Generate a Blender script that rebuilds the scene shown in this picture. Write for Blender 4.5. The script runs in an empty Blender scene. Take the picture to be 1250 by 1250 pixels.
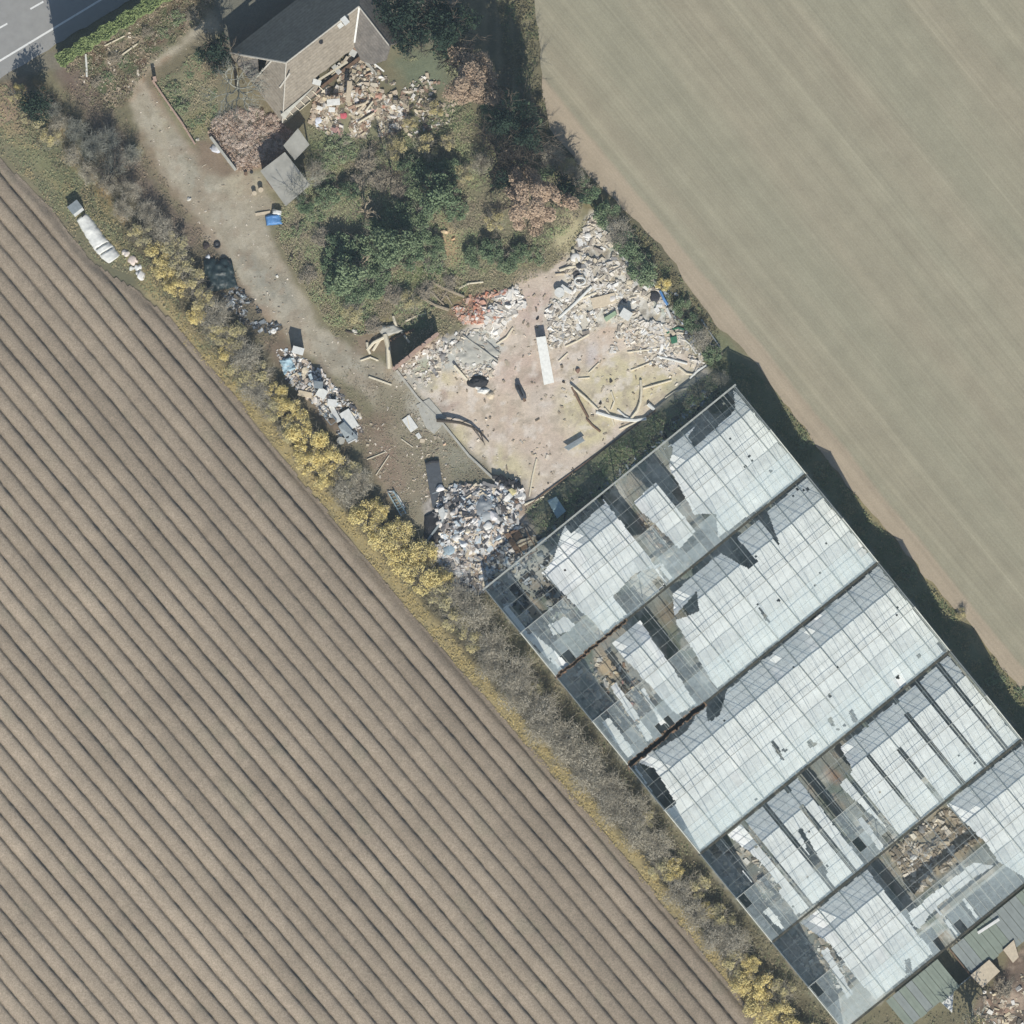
import bpy, bmesh, math, random
import numpy as np
from mathutils import Vector, Matrix, Euler

# ------------------------------------------------------------------ camera, sky, sun, exposure
SC = bpy.context.scene
COL = SC.collection
S = 0.075                                    # metres per photograph pixel
CAM_H = 2500.0
HAZE = 2.7e-5                                # density of the thin air, per metre
cam = bpy.data.cameras.new('camera')
cam.sensor_width = 36.0
cam.lens = 36.0 * CAM_H / (1250 * S)
cam.clip_start = 100.0
cam.clip_end = 6000.0
cam_o = bpy.data.objects.new('camera', cam)
cam_o.location = (0, 0, CAM_H)
COL.objects.link(cam_o)
SC.camera = cam_o

SUN_EL, SUN_AZ = math.radians(41), math.radians(170)
SUN_VEC = Vector((math.sin(SUN_AZ) * math.cos(SUN_EL), math.cos(SUN_AZ) * math.cos(SUN_EL), math.sin(SUN_EL)))
w = bpy.data.worlds.new('World')
SC.world = w
w.use_nodes = True
wn = w.node_tree
wn.nodes.clear()
sky = wn.nodes.new('ShaderNodeTexSky')
sky.sky_type = 'NISHITA'
sky.sun_disc = False
sky.sun_elevation = SUN_EL
sky.sun_rotation = SUN_AZ
sky.air_density = 1.0
sky.dust_density = 0.5
sky.ozone_density = 0.6
bg = wn.nodes.new('ShaderNodeBackground')
bg.inputs['Strength'].default_value = 0.075
wo = wn.nodes.new('ShaderNodeOutputWorld')
wn.links.new(sky.outputs[0], bg.inputs[0])
wn.links.new(bg.outputs[0], wo.inputs[0])
sl = bpy.data.lights.new('sun', 'SUN')
sl.energy = 3.8
sl.angle = math.radians(0.53)
sl.color = (1.0, 0.955, 0.865)
so = bpy.data.objects.new('sun', sl)
so.rotation_euler = SUN_VEC.to_track_quat('Z', 'Y').to_euler()
so.location = (0, -60, 80)
COL.objects.link(so)
SC.view_settings.view_transform = 'Standard'
SC.view_settings.look = 'None'
SC.view_settings.exposure = 0.2
SC.view_settings.gamma = 1.0

# ------------------------------------------------------------------ helpers
R = random.Random(7)
NR = np.random.RandomState(11)


def X(px): return (px - 625.0) * S
def Y(py): return (625.0 - py) * S


def lin(c):
    c = np.asarray(c, float) / 255.0
    return np.where(c <= 0.04045, c / 12.92, ((c + 0.055) / 1.055) ** 2.4)


def L(r, g, b, k=1.0):
    v = lin((r, g, b)) * k
    return (float(v[0]), float(v[1]), float(v[2]), 1.0)


_T = [np.random.RandomState(100 + i).rand(256, 256) for i in range(8)]


def vn(x, y, sc, seed=0):
    x = np.asarray(x, float) / sc + 37.3 * seed
    y = np.asarray(y, float) / sc + 11.9 * seed
    xi = np.floor(x).astype(int); yi = np.floor(y).astype(int)
    fx = x - xi; fy = y - yi
    fx = fx * fx * (3 - 2 * fx); fy = fy * fy * (3 - 2 * fy)
    T = _T[seed % 8]
    a = T[xi % 256, yi % 256]; b = T[(xi + 1) % 256, yi % 256]
    c = T[xi % 256, (yi + 1) % 256]; d = T[(xi + 1) % 256, (yi + 1) % 256]
    return (a * (1 - fx) + b * fx) * (1 - fy) + (c * (1 - fx) + d * fx) * fy


def fbm(x, y, sc, seed=0, o=3):
    s = 0; amp = 0.5; t = 0
    for i in range(o):
        s = s + amp * vn(x, y, sc / 2 ** i, seed + i); t += amp; amp *= 0.5
    return s / t


def sdf(px, py, poly):
    """signed distance in pixels to a polygon, negative inside"""
    px = np.asarray(px, float); py = np.asarray(py, float)
    d = np.full(px.shape, 1e9); ins = np.zeros(px.shape, bool)
    n = len(poly)
    for i in range(n):
        x1, y1 = poly[i]; x2, y2 = poly[(i + 1) % n]
        ex, ey = x2 - x1, y2 - y1
        t = np.clip(((px - x1) * ex + (py - y1) * ey) / (ex * ex + ey * ey + 1e-9), 0, 1)
        d = np.minimum(d, np.hypot(px - x1 - t * ex, py - y1 - t * ey))
        cr = ((y1 > py) != (y2 > py))
        xx = x1 + (py - y1) * ex / (ey if abs(ey) > 1e-9 else 1e-9)
        ins ^= cr & (px < xx)
    return np.where(ins, -d, d)


def ldist(px, py, pts):
    d = np.full(np.shape(px), 1e9)
    for i in range(len(pts) - 1):
        x1, y1 = pts[i]; x2, y2 = pts[i + 1]
        ex, ey = x2 - x1, y2 - y1
        t = np.clip(((px - x1) * ex + (py - y1) * ey) / (ex * ex + ey * ey + 1e-9), 0, 1)
        d = np.minimum(d, np.hypot(px - x1 - t * ex, py - y1 - t * ey))
    return d


MOUNDS = [  # px, py, rx, ry, height m : heaps under the rubbish
    (585, 640, 48, 50, 1.5), (610, 690, 30, 22, 0.5), (430, 115, 42, 38, 0.9), (745, 340, 55, 45, 0.5), (790, 400, 40, 30, 0.35),
    (590, 385, 30, 22, 0.5), (570, 425, 34, 26, 0.25), (385, 470, 20, 25, 0.35), (412, 520, 16, 18, 0.3), (265, 335, 20, 22, 0.5),
    (292, 375, 15, 14, 0.3), (640, 240, 60, 40, 0.2), (1140, 1030, 30, 25, 0.4), (1230, 1210, 25, 25, 0.5)]


def gz(px, py):
    z = 0.10 * (fbm(px, py, 60, 2) - 0.5)
    for (x, y, rx, ry, h) in MOUNDS:
        z = z + h * np.exp(-(((px - x) / rx) ** 2 + ((py - y) / ry) ** 2) * 1.3)
    return z


def P(px, py, z=0.0):
    """a point standing z metres above the ground at a photograph pixel"""
    return Vector((X(px), Y(py), float(gz(px, py)) + z))


def tag(o, label=None, cat=None, group=None, kind=None):
    if label: o['label'] = label
    if cat: o['category'] = cat
    if group: o['group'] = group
    if kind: o['kind'] = kind
    return o


class MB:
    def __init__(self): self.v = []; self.f = []; self.c = []

    def add(self, vs, fs, c=None):
        n = len(self.v)
        self.v.extend([tuple(p) for p in vs])
        self.f.extend([tuple(i + n for i in f) for f in fs])
        if c is not None: self.c.extend([c] * len(fs))
        return self

    def prism(self, pts, th, c=None):
        """pts: ring of 3-D points (the upper face), th: thickness downwards"""
        n = len(pts); pts = [Vector(p) for p in pts]
        nrm = Vector((0, 0, 0))
        for i in range(n):
            a, b = pts[i], pts[(i + 1) % n]
            nrm += Vector(((a.y - b.y) * (a.z + b.z), (a.z - b.z) * (a.x + b.x), (a.x - b.x) * (a.y + b.y)))
        nrm.normalize()
        if nrm.z < 0: pts = pts[::-1]; nrm = -nrm
        lo = [p - nrm * th for p in pts]
        fs = [tuple(range(n)), tuple(range(2 * n - 1, n - 1, -1))]
        fs += [(i, i + n, (i + 1) % n + n, (i + 1) % n) for i in range(n)]
        return self.add(pts + lo, fs, c)

    def box(self, c, sx, sy, sz, rot=0.0, tilt=(0, 0), col=None):
        m = Matrix.Translation(Vector(c)) @ Matrix.Rotation(rot, 4, 'Z') @ Euler((tilt[0], tilt[1], 0)).to_matrix().to_4x4()
        vs = [m @ Vector((x * sx / 2, y * sy / 2, z * sz / 2)) for z in (-1, 1) for x, y in ((-1, -1), (1, -1), (1, 1), (-1, 1))]
        return self.add(vs, [(3, 2, 1, 0), (4, 5, 6, 7), (0, 1, 5, 4), (1, 2, 6, 5), (2, 3, 7, 6), (3, 0, 4, 7)], col)

    def tube(self, pts, rads, n=6, caps=True, c=None):
        pts = [Vector(p) for p in pts]
        if not hasattr(rads, '__len__'): rads = [rads] * len(pts)
        base = len(self.v); k = len(pts)
        for i, p in enumerate(pts):
            d = (pts[min(i + 1, k - 1)] - pts[max(i - 1, 0)])
            if d.length < 1e-9: d = Vector((0, 0, 1))
            d.normalize()
            u = d.cross(Vector((0, 0, 1)) if abs(d.z) < 0.9 else Vector((1, 0, 0))).normalized()
            v = d.cross(u)
            for j in range(n):
                a = 2 * math.pi * j / n
                q = p + (u * math.cos(a) + v * math.sin(a)) * rads[i]
                self.v.append(tuple(q))
        for i in range(k - 1):
            for j in range(n):
                a = base + i * n + j; b = base + i * n + (j + 1) % n
                self.f.append((a, b, b + n, a + n))
                if c is not None: self.c.append(c)
        if caps:
            self.f.append(tuple(base + j for j in range(n))[::-1]); self.f.append(tuple(base + (k - 1) * n + j for j in range(n)))
            if c is not None: self.c.extend([c, c])
        return self

    def bar(self, a, b, w, t):
        """rectangular bar from a to b, w wide, t tall"""
        a, b = Vector(a), Vector(b); d = (b - a).normalized()
        s = d.cross(Vector((0, 0, 1)))
        s = s.normalized() if s.length > 1e-6 else Vector((1, 0, 0))
        u = s.cross(d).normalized()
        vs = [p + s * (i * w / 2) + u * (j * t / 2) for p in (a, b) for i, j in ((-1, -1), (1, -1), (1, 1), (-1, 1))]
        return self.add(vs, [(0, 1, 2, 3), (7, 6, 5, 4), (0, 4, 5, 1), (1, 5, 6, 2), (2, 6, 7, 3), (3, 7, 4, 0)])

    def build(self, name, mat, parent=None, smooth=False):
        me = bpy.data.meshes.new(name)
        me.from_pydata(self.v, [], self.f)
        if self.c and len(self.c) == len(self.f):
            at = me.attributes.new('Col', 'FLOAT_COLOR', 'FACE')
            at.data.foreach_set('color', np.asarray([tuple(c)[:3] + (1.0,) for c in self.c], float).ravel())
        me.update()
        if smooth: me.polygons.foreach_set('use_smooth', [True] * len(me.polygons))
        me.materials.append(mat)
        o = bpy.data.objects.new(name, me)
        COL.objects.link(o)
        if parent is not None: o.parent = parent
        return o


def empty(name, loc=(0, 0, 0), rz=0.0):
    o = bpy.data.objects.new(name, None)
    o.location = loc; o.rotation_euler = (0, 0, rz); o.empty_display_size = 0.3
    COL.objects.link(o)
    return o


def local(o, kids):
    """children were built in world coordinates: keep them there under a moved root"""
    inv = Matrix.Translation(o.location).inverted()
    for k in kids: k.matrix_parent_inverse = inv


def copy_tree(o, parent=None):
    c = o.copy(); COL.objects.link(c)
    if parent is not None: c.parent = parent
    for ch in list(o.children): copy_tree(ch, c)
    return c


def recolor(o, col):
    o.color = col
    for ch in o.children: recolor(ch, col)


# ------------------------------------------------------------------ materials
def new_mat(name):
    m = bpy.data.materials.new(name); m.use_nodes = True
    nt = m.node_tree; b = nt.nodes['Principled BSDF']
    return m, nt, b


def N(nt, t, **kw):
    n = nt.nodes.new(t)
    for k, v in kw.items(): setattr(n, k, v)
    return n


def noise(nt, scale, detail=4, rough=0.6, vec=None, coord='Object'):
    t = N(nt, 'ShaderNodeTexNoise')
    t.inputs['Scale'].default_value = scale; t.inputs['Detail'].default_value = detail; t.inputs['Roughness'].default_value = rough
    if vec is None:
        g = N(nt, 'ShaderNodeNewGeometry') if coord == 'World' else N(nt, 'ShaderNodeTexCoord')
        vec = g.outputs['Position'] if coord == 'World' else g.outputs['Object']
    nt.links.new(vec, t.inputs['Vector'])
    return t


def rng_map(nt, src, a, b, c, d):
    m = N(nt, 'ShaderNodeMapRange')
    m.inputs[1].default_value = a; m.inputs[2].default_value = b; m.inputs[3].default_value = c; m.inputs[4].default_value = d
    nt.links.new(src, m.inputs[0])
    return m.outputs[0]


def scale_col(nt, col, fac):
    m = N(nt, 'ShaderNodeVectorMath', operation='SCALE')
    nt.links.new(col, m.inputs[0]); nt.links.new(fac, m.inputs['Scale'])
    return m.outputs[0]


def mixc(nt, fac, a, b, blend='MIX'):
    m = N(nt, 'ShaderNodeMix', data_type='RGBA', blend_type=blend)
    for s, v in ((0, fac), (6, a), (7, b)):
        if hasattr(v, 'links') or hasattr(v, 'is_output'): nt.links.new(v, m.inputs[s])
        else: m.inputs[s].default_value = v
    return m.outputs[2]


def bump(nt, b, h, strength=0.4, dist=0.05):
    bp = N(nt, 'ShaderNodeBump'); bp.inputs['Strength'].default_value = strength; bp.inputs['Distance'].default_value = dist
    nt.links.new(h, bp.inputs['Height']); nt.links.new(bp.outputs[0], b.inputs['Normal'])


def plain(name, col, rough=0.8, var=0.25, sc=3.0, metal=0.0, bmp=0.2):
    m, nt, b = new_mat(name)
    n1 = noise(nt, sc, 5, 0.65, coord='World')
    f = rng_map(nt, n1.outputs['Fac'], 0.25, 0.75, 1 - var, 1 + var)
    c = N(nt, 'ShaderNodeRGB'); c.outputs[0].default_value = col
    nt.links.new(scale_col(nt, c.outputs[0], f), b.inputs['Base Color'])
    b.inputs['Roughness'].default_value = rough; b.inputs['Metallic'].default_value = metal
    if bmp: bump(nt, b, n1.outputs['Fac'], bmp)
    return m


def two_tone(name, c1, c2, sc=1.5, rough=0.9, lo=0.35, hi=0.65, coord='World', trans=0.0, rnd=0.0):
    m, nt, b = new_mat(name)
    n1 = noise(nt, sc, 5, 0.7, coord=coord)
    f = rng_map(nt, n1.outputs['Fac'], lo, hi, 0, 1)
    if rnd:
        oi = N(nt, 'ShaderNodeObjectInfo')
        ad = N(nt, 'ShaderNodeMath', operation='ADD'); ad.use_clamp = True
        nt.links.new(f, ad.inputs[0]); nt.links.new(rng_map(nt, oi.outputs['Random'], 0, 1, -rnd, rnd), ad.inputs[1]); f = ad.outputs[0]
    c = mixc(nt, f, c1, c2)
    n2 = noise(nt, sc * 7, 2, 0.5, coord=coord)
    c = scale_col(nt, c, rng_map(nt, n2.outputs['Fac'], 0.3, 0.7, 0.85, 1.15))
    nt.links.new(c, b.inputs['Base Color'])
    b.inputs['Roughness'].default_value = rough
    b.inputs['Specular IOR Level'].default_value = 0.2
    return m


def attr_mat(name, rough=0.95, v1=(0.6, 0.10), v2=(4.0, 0.12), v3=(14.0, 0.14), bmp=0.5):
    """colour from the mesh's own Col attribute, roughened by noise at three sizes"""
    m, nt, b = new_mat(name)
    a = N(nt, 'ShaderNodeAttribute', attribute_name='Col')
    c = a.outputs['Color']
    for sc, amp in (v1, v2, v3):
        n = noise(nt, sc, 3, 0.6, coord='World')
        c = scale_col(nt, c, rng_map(nt, n.outputs['Fac'], 0.25, 0.75, 1 - amp, 1 + amp))
    nt.links.new(c, b.inputs['Base Color'])
    b.inputs['Roughness'].default_value = rough; b.inputs['Specular IOR Level'].default_value = 0.15
    if bmp:
        n = noise(nt, 9.0, 4, 0.7, coord='World'); bump(nt, b, n.outputs['Fac'], bmp, 0.08)
    return m


def objcol_mat(name, rough=0.8, amp=0.25, sc=5.0):
    """colour set on each object, weathered by noise"""
    m, nt, b = new_mat(name)
    oi = N(nt, 'ShaderNodeObjectInfo')
    n = noise(nt, sc, 5, 0.65)
    c = scale_col(nt, oi.outputs['Color'], rng_map(nt, n.outputs['Fac'], 0.25, 0.75, 1 - amp, 1 + amp))
    nt.links.new(c, b.inputs['Base Color']); b.inputs['Roughness'].default_value = rough
    bump(nt, b, n.outputs['Fac'], 0.3, 0.04)
    return m


M = {}
M['ground'] = attr_mat('ground_soil')
M['bits'] = attr_mat('broken_bits', 0.85, (0.8, 0.1), (6.0, 0.2), (20.0, 0.15), 0)
M['obj'] = objcol_mat('weathered_painted')
M['white'] = plain('dirty_white', L(222, 222, 216), 0.5, 0.15, 4)
M['cream'] = plain('cream_board', L(205, 190, 165), 0.7, 0.15, 4)
M['wood'] = plain('bleached_wood', L(222, 212, 188), 0.85, 0.15, 6)
M['brownwood'] = plain('brown_wood', L(120, 98, 80), 0.9, 0.35, 5)
M['darkwood'] = plain('dark_branch', L(78, 70, 62), 0.9, 0.3, 6)
M['black'] = plain('black_rubber', L(42, 42, 46), 0.75, 0.3, 6)
M['felt'] = plain('grey_felt', L(84, 88, 93), 0.9, 0.22, 3)
M['greymetal'] = plain('grey_metal', L(150, 158, 160), 0.45, 0.2, 4, 0.3)
M['alu'] = plain('aluminium_bar', L(176, 178, 170), 0.5, 0.25, 4, 0.2)
M['bluegrey'] = plain('bluish_sheet', L(150, 172, 178), 0.45, 0.25, 3)
M['blue'] = plain('blue_plastic', L(90, 140, 195), 0.5, 0.2, 8)
M['glassblue'] = plain('dark_teal_cover', L(44, 58, 60), 0.5, 0.5, 3.0)
M['red'] = plain('red_plastic', L(190, 60, 70), 0.6, 0.2, 8)
M['yellow'] = plain('yellow_plastic', L(225, 212, 150), 0.6, 0.15, 8)
M['green'] = plain('green_hose', L(50, 110, 80), 0.6, 0.2, 8)
M['brick'] = plain('red_brick', L(170, 105, 85), 0.9, 0.35, 7)
M['pinkbrick'] = plain('mortared_brick', L(175, 150, 135), 0.9, 0.3, 6)
M['concrete'] = plain('concrete', L(178, 176, 166), 0.9, 0.18, 2.5)
M['tarp'] = plain('grey_tarpaulin', L(165, 170, 172), 0.6, 0.18, 1.2)
M['moss'] = two_tone('mossy_gutter', L(112, 98, 78), L(146, 116, 92), 1.2)
M['gutter'] = two_tone('dirty_gutter', L(62, 64, 58), L(92, 88, 76), 1.5)
M['bark'] = plain('bark', L(104, 94, 82), 0.95, 0.3, 6)
M['palebark'] = plain('pale_bark', L(165, 152, 130), 0.95, 0.3, 6)
M['twig'] = plain('grey_twig', L(182, 174, 156), 0.95, 0.3, 1.5, bmp=0)
M['twigdark'] = plain('dark_twig', L(158, 158, 146), 0.95, 0.3, 1.5, bmp=0)

# ------------------------------------------------------------------ the setting: ground
def field_edge():
    return [(-400, -190), (-60, 140), (0, 196), (60, 255), (112, 322), (160, 352), (205, 388), (262, 455), (330, 540), (390, 615), (450, 690), (520, 772),
            (590, 850), (660, 928), (740, 1022), (820, 1117), (900, 1215), (960, 1290), (1500, 1940)]


NE_EDGE = [(700, -900), (640, -120), (652, 0), (660, 60), (663, 120), (676, 165), (706, 198), (742, 236), (780, 272), (812, 306), (842, 350), (880, 402),
           (920, 440), (958, 490), (1000, 545), (1040, 600), (1085, 648), (1130, 705), (1185, 762), (1222, 812), (1262, 862), (1300, 905), (1900, 1620)]

n_g = 560
gx = np.linspace(-60, 1310, n_g)
PX, PY = np.meshgrid(gx, gx)
CC = np.zeros(PX.shape + (3,))
CC[:] = lin((128, 122, 98))
mott = fbm(PX, PY, 40, 1)[..., None]
CC = CC * (0.8 + 0.4 * mott)


def blend(wt, col):
    global CC
    wt = wt[..., None]
    CC = CC * (1 - wt) + lin(col) * wt


def ppoly(poly, col, soft=5, amp=12, sc=22, alpha=1.0, seed=3):
    d = sdf(PX, PY, poly) + amp * (fbm(PX, PY, sc, seed) - 0.5) * 2
    blend(np.clip(0.5 - d / (2 * soft), 0, 1) * alpha, col)


def pspot(x, y, rx, ry, col, ang=0, alpha=0.9, seed=4, soft=0.45, amp=0.5):
    a = math.radians(ang); dx, dy = PX - x, PY - y
    u = (dx * math.cos(a) + dy * math.sin(a)) / rx; v = (-dx * math.sin(a) + dy * math.cos(a)) / ry
    d = np.hypot(u, v) + amp * (fbm(PX, PY, 14, seed) - 0.5) * 2
    blend(np.clip((1 + soft - d) / (2 * soft), 0, 1) * alpha, col)


def pline(pts, wd, col, soft=4, amp=6, alpha=1.0, seed=5):
    d = ldist(PX, PY, pts) - wd / 2 + amp * (fbm(PX, PY, 16, seed) - 0.5) * 2
    blend(np.clip(0.5 - d / (2 * soft), 0, 1) * alpha, col)


def pspeck(poly, cols, sc, lo, soft=0.06, alpha=0.8, seed=1):
    ins = np.clip(0.5 - sdf(PX, PY, poly) / 16, 0, 1)
    for i, c in enumerate(cols):
        nz = 0.5 + 1.5 * (fbm(PX + 9 * i, PY, sc * 1.6, seed + i * 2 + 1, 3) - 0.5)
        blend(np.clip((nz - lo) / soft, 0, 1) * ins * alpha, c)


# soils outside the plot (under the field sheets)
ppoly(field_edge() + [(-400, 1940)], (128, 116, 102), 4, 4)
# hedge foot and field margin
HEDGE = [(20, 105), (60, 160), (120, 220), (180, 290), (230, 360), (290, 440), (350, 515), (420, 600), (480, 665), (545, 735), (610, 810), (675, 885), (735, 955),
         (800, 1035), (860, 1110), (915, 1185), (990, 1280)]
pline(HEDGE, 62, (98, 92, 74), 8, 10)
MARGIN = [(-60, 95), (10, 155), (60, 208), (110, 268), (165, 328), (222, 396), (300, 492), (372, 578), (440, 660), (510, 745), (580, 826), (650, 905), (730, 998), (810, 1092), (890, 1190), (960, 1280)]
pline(MARGIN, 17, (170, 155, 114), 4, 5, 0.9)
pspot(60, 185, 30, 75, (122, 126, 98), -38, 0.8)
pspot(110, 260, 22, 60, (112, 112, 84), -38, 0.8)
pspot(20, 140, 18, 35, (156, 136, 112), -30, 0.7)
pspot(150, 335, 25, 12, (104, 104, 84), 20, 0.7)
pline([(42, 100), (75, 160), (110, 210), (150, 270)], 8, (170, 140, 96), 4, 6, 0.6)
pline([(60, 150), (100, 215), (140, 270)], 6, (172, 146, 100), 4, 6, 0.5)
# front garden and verge
ppoly([(60, 70), (215, -10), (262, -40), (300, -20), (262, 12), (190, 70), (160, 100), (150, 135), (110, 130), (80, 110)], (118, 108, 88), 5, 8)
pspeck([(60, 70), (215, 0), (262, 12), (190, 70), (150, 135), (110, 130), (80, 110)], [(150, 138, 120), (84, 96, 66), (104, 84, 70)], 7, 0.62)
pline([(80, 80), (110, 130), (150, 190), (185, 240), (230, 290)], 30, (122, 108, 98), 6, 8, 0.8)
pline([(-40, 100), (70, 72)], 22, (128, 122, 108), 4, 5, 0.9)
ppoly([(0, 100), (30, 95), (40, 120), (15, 150), (-10, 160)], (156, 136, 116), 4, 6, alpha=0.7)
# driveway
DRIVE = [(262, 14), (284, 26), (232, 58), (194, 86), (182, 112), (205, 138), (232, 180), (258, 206), (286, 206), (318, 214), (334, 248), (322, 276), (338, 306), (362, 350),
         (392, 398), (430, 428), (478, 446), (500, 470), (530, 520), (548, 560), (520, 562), (488, 520), (440, 478), (392, 446), (348, 408), (312, 378), (284, 334), (256, 298),
         (228, 248), (192, 200), (172, 162), (160, 128), (162, 100), (200, 62)]
ppoly(DRIVE, (172, 163, 144), 4, 7)
pspot(240, 215, 36, 18, (150, 146, 130), 45, 0.6); pspot(330, 350, 40, 17, (152, 150, 138), 52, 0.7); pspot(430, 445, 40, 16, (160, 156, 142), 40, 0.5)
pspot(300, 225, 26, 14, (182, 172, 148), 0, 0.6); pspot(200, 150, 22, 14, (176, 168, 144), 30, 0.6)
pline([(290, 350), (320, 380), (345, 410)], 13, (158, 134, 114), 4, 5, 0.6)
pline([(172, 168), (205, 225), (240, 270), (262, 300)], 12, (148, 130, 112), 4, 6, 0.6)
pline([(178, 98), (200, 135), (236, 185), (262, 215)], 9, (148, 128, 110), 3, 5, 0.6)
pline([(162, 120), (175, 95), (205, 70)], 8, (166, 138, 112), 3, 4, 0.6)
for off in (-7, 6):
    pline([(176 + off, 130), (206 + off, 180), (252 + off, 235), (290 + off, 295), (330 + off, 355), (372 + off, 405), (430 + off, 448), (480 + off, 480)], 4, (182, 176, 160), 3, 5, 0.45)
for (x, y) in ((262, 258), (305, 318), (350, 372), (408, 432), (215, 172), (455, 462)): pspot(x, y, 15, 7, (140, 134, 120), 50, 0.5)
pspeck(DRIVE, [(188, 180, 162), (146, 137, 119), (158, 142, 122)], 9, 0.59, 0.1, 0.45)
# gardens round the house
ppoly([(190, 100), (235, 65), (262, 88), (262, 120), (268, 142), (250, 172), (236, 178), (205, 135)], (136, 132, 106), 4, 7)
pspot(213, 118, 12, 20, (104, 124, 88), -20, 0.7)
pspot(250, 85, 20, 14, (140, 122, 100), 0, 0.6); pspot(245, 150, 16, 14, (138, 134, 94), 0, 0.7)
pline([(188, 96), (232, 64), (250, 48)], 20, (120, 112, 92), 4, 5, 0.8)
ppoly([(255, 165), (270, 140), (345, 150), (365, 165), (340, 205), (290, 208)], (160, 138, 116), 4, 6)
ppoly([(240, 170), (262, 175), (290, 212), (270, 216), (245, 200)], (138, 122, 104), 4, 5)
ppoly([(262, -60), (560, -60), (560, 60), (420, 30), (345, 60), (280, 70), (262, 20)], (118, 116, 104), 4, 5)
ppoly([(375, 160), (480, 150), (560, 120), (580, 200), (520, 215), (440, 200), (380, 190)], (132, 132, 104), 6, 10)
pspot(415, 195, 36, 20, (126, 138, 90), 10, 0.7)
pspot(450, 205, 36, 34, (112, 100, 84), 0, 0.8); pspot(480, 228, 30, 20, (104, 92, 78), 0, 0.7)
pspot(520, 160, 50, 28, (140, 138, 104), 0, 0.7); pspot(520, 85, 36, 24, (118, 128, 106), 0, 0.8)
pspot(370, 275, 26, 16, (116, 120, 84), 0, 0.8); pspot(400, 285, 22, 14, (138, 126, 98), 0, 0.7)
ppoly([(340, 250), (600, 210), (640, 330), (540, 350), (450, 400), (400, 380), (350, 310)], (134, 130, 106), 8, 12, alpha=0.8)
pspot(445, 392, 44, 16, (138, 128, 94), 15, 0.8); pspot(470, 350, 40, 20, (128, 118, 92), 0, 0.7); pspot(525, 335, 26, 16, (96, 116, 66), 0, 0.7); pspot(545, 355, 36, 16, (140, 128, 92), 10, 0.6)
pspot(438, 378, 20, 10, (108, 122, 80), 0, 0.7); pspot(510, 395, 22, 10, (96, 120, 84), 0, 0.6)
pspot(380, 345, 14, 40, (140, 132, 106), -35, 0.6)
pspot(548, 295, 10, 26, (190, 162, 128), -10, 0.8); pspot(545, 285, 18, 7, (200, 178, 145), 0, 0.6)
pspot(455, 415, 28, 14, (148, 130, 112), 20, 0.6); pspot(440, 425, 12, 12, (140, 122, 106), 0, 0.5)
# east belt below the trees
pline([(600, -60), (620, 100), (650, 170), (700, 220), (760, 280), (800, 340)], 56, (108, 104, 84), 6, 10, 0.85)
for x in (590, 605, 622, 640): pline([(x, -40), (x + 3, 60), (x + 6, 130)], 6, (150, 142, 116), 3, 5, 0.55)  # pale streaks painted as sunlit ground between the trunk shadows
ppoly([(690, 190), (742, 236), (780, 285), (760, 300), (720, 262), (690, 230)], (140, 130, 98), 5, 7)
# the cleared sandy pad of the demolished glasshouse
PAD = [(566, 404), (606, 372), (632, 348), (668, 332), (700, 300), (722, 262), (738, 268), (788, 330), (822, 388), (846, 432), (868, 440), (862, 458), (800, 500), (740, 545), (690, 582),
       (645, 618), (612, 592), (575, 556), (540, 512), (505, 476), (486, 452), (520, 420)]
ppoly(PAD, (208, 194, 178), 3, 3)
for (x, y, rx, ry, a) in ((770, 480, 60, 26, -30), (740, 455, 40, 22, 0), (830, 470, 26, 18, -35), (620, 570, 34, 22, 30), (530, 465, 26, 16, 10), (700, 500, 20, 24, 0), (560, 530, 18, 12, 40), (700, 290, 22, 26, 0), (720, 530, 30, 12, -35)):
    pspot(x, y, rx, ry, (206, 196, 158), a, 0.75)
for (x, y, rx, ry, a, c) in ((650, 372, 24, 28, 0, (200, 178, 166)), (630, 455, 40, 22, 0, (208, 186, 170)), (745, 410, 44, 12, -25, (210, 192, 174)), (600, 500, 50, 24, 25, (210, 192, 170)), (660, 540, 34, 24, 0, (202, 184, 166)),
                             (725, 440, 14, 10, 0, (196, 166, 148)), (735, 395, 34, 10, -10, (206, 180, 156))):
    pspot(x, y, rx, ry, c, a, 0.7)
pspot(540, 487, 5, 16, (172, 150, 140), 8, 0.7); pspot(547, 498, 18, 4, (172, 150, 138), -28, 0.6); pspot(655, 460, 14, 5, (156, 138, 124), -35, 0.6)
pspeck(PAD, [(176, 164, 146), (222, 212, 200)], 6, 0.66, 0.1, 0.6)
for k in range(9):
    x0, y0 = 500 + 40 * k, 455 - 8 * k
    pline([(x0, y0), (x0 + 95, y0 + 117)], 1.2, (176, 160, 142), 1.5, 1.5, 0.35)
for k in range(5): pline([(520 + 26 * k, 478 + 32 * k), (690 + 26 * k, 340 + 32 * k)], 1.2, (176, 160, 142), 1.5, 1.5, 0.3)
pline([(655, 360), (640, 420), (610, 480), (600, 560)], 5, (190, 170, 154), 4, 5, 0.5); pline([(668, 362), (652, 424), (624, 486), (616, 566)], 5, (190, 170, 154), 4, 5, 0.5)
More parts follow.
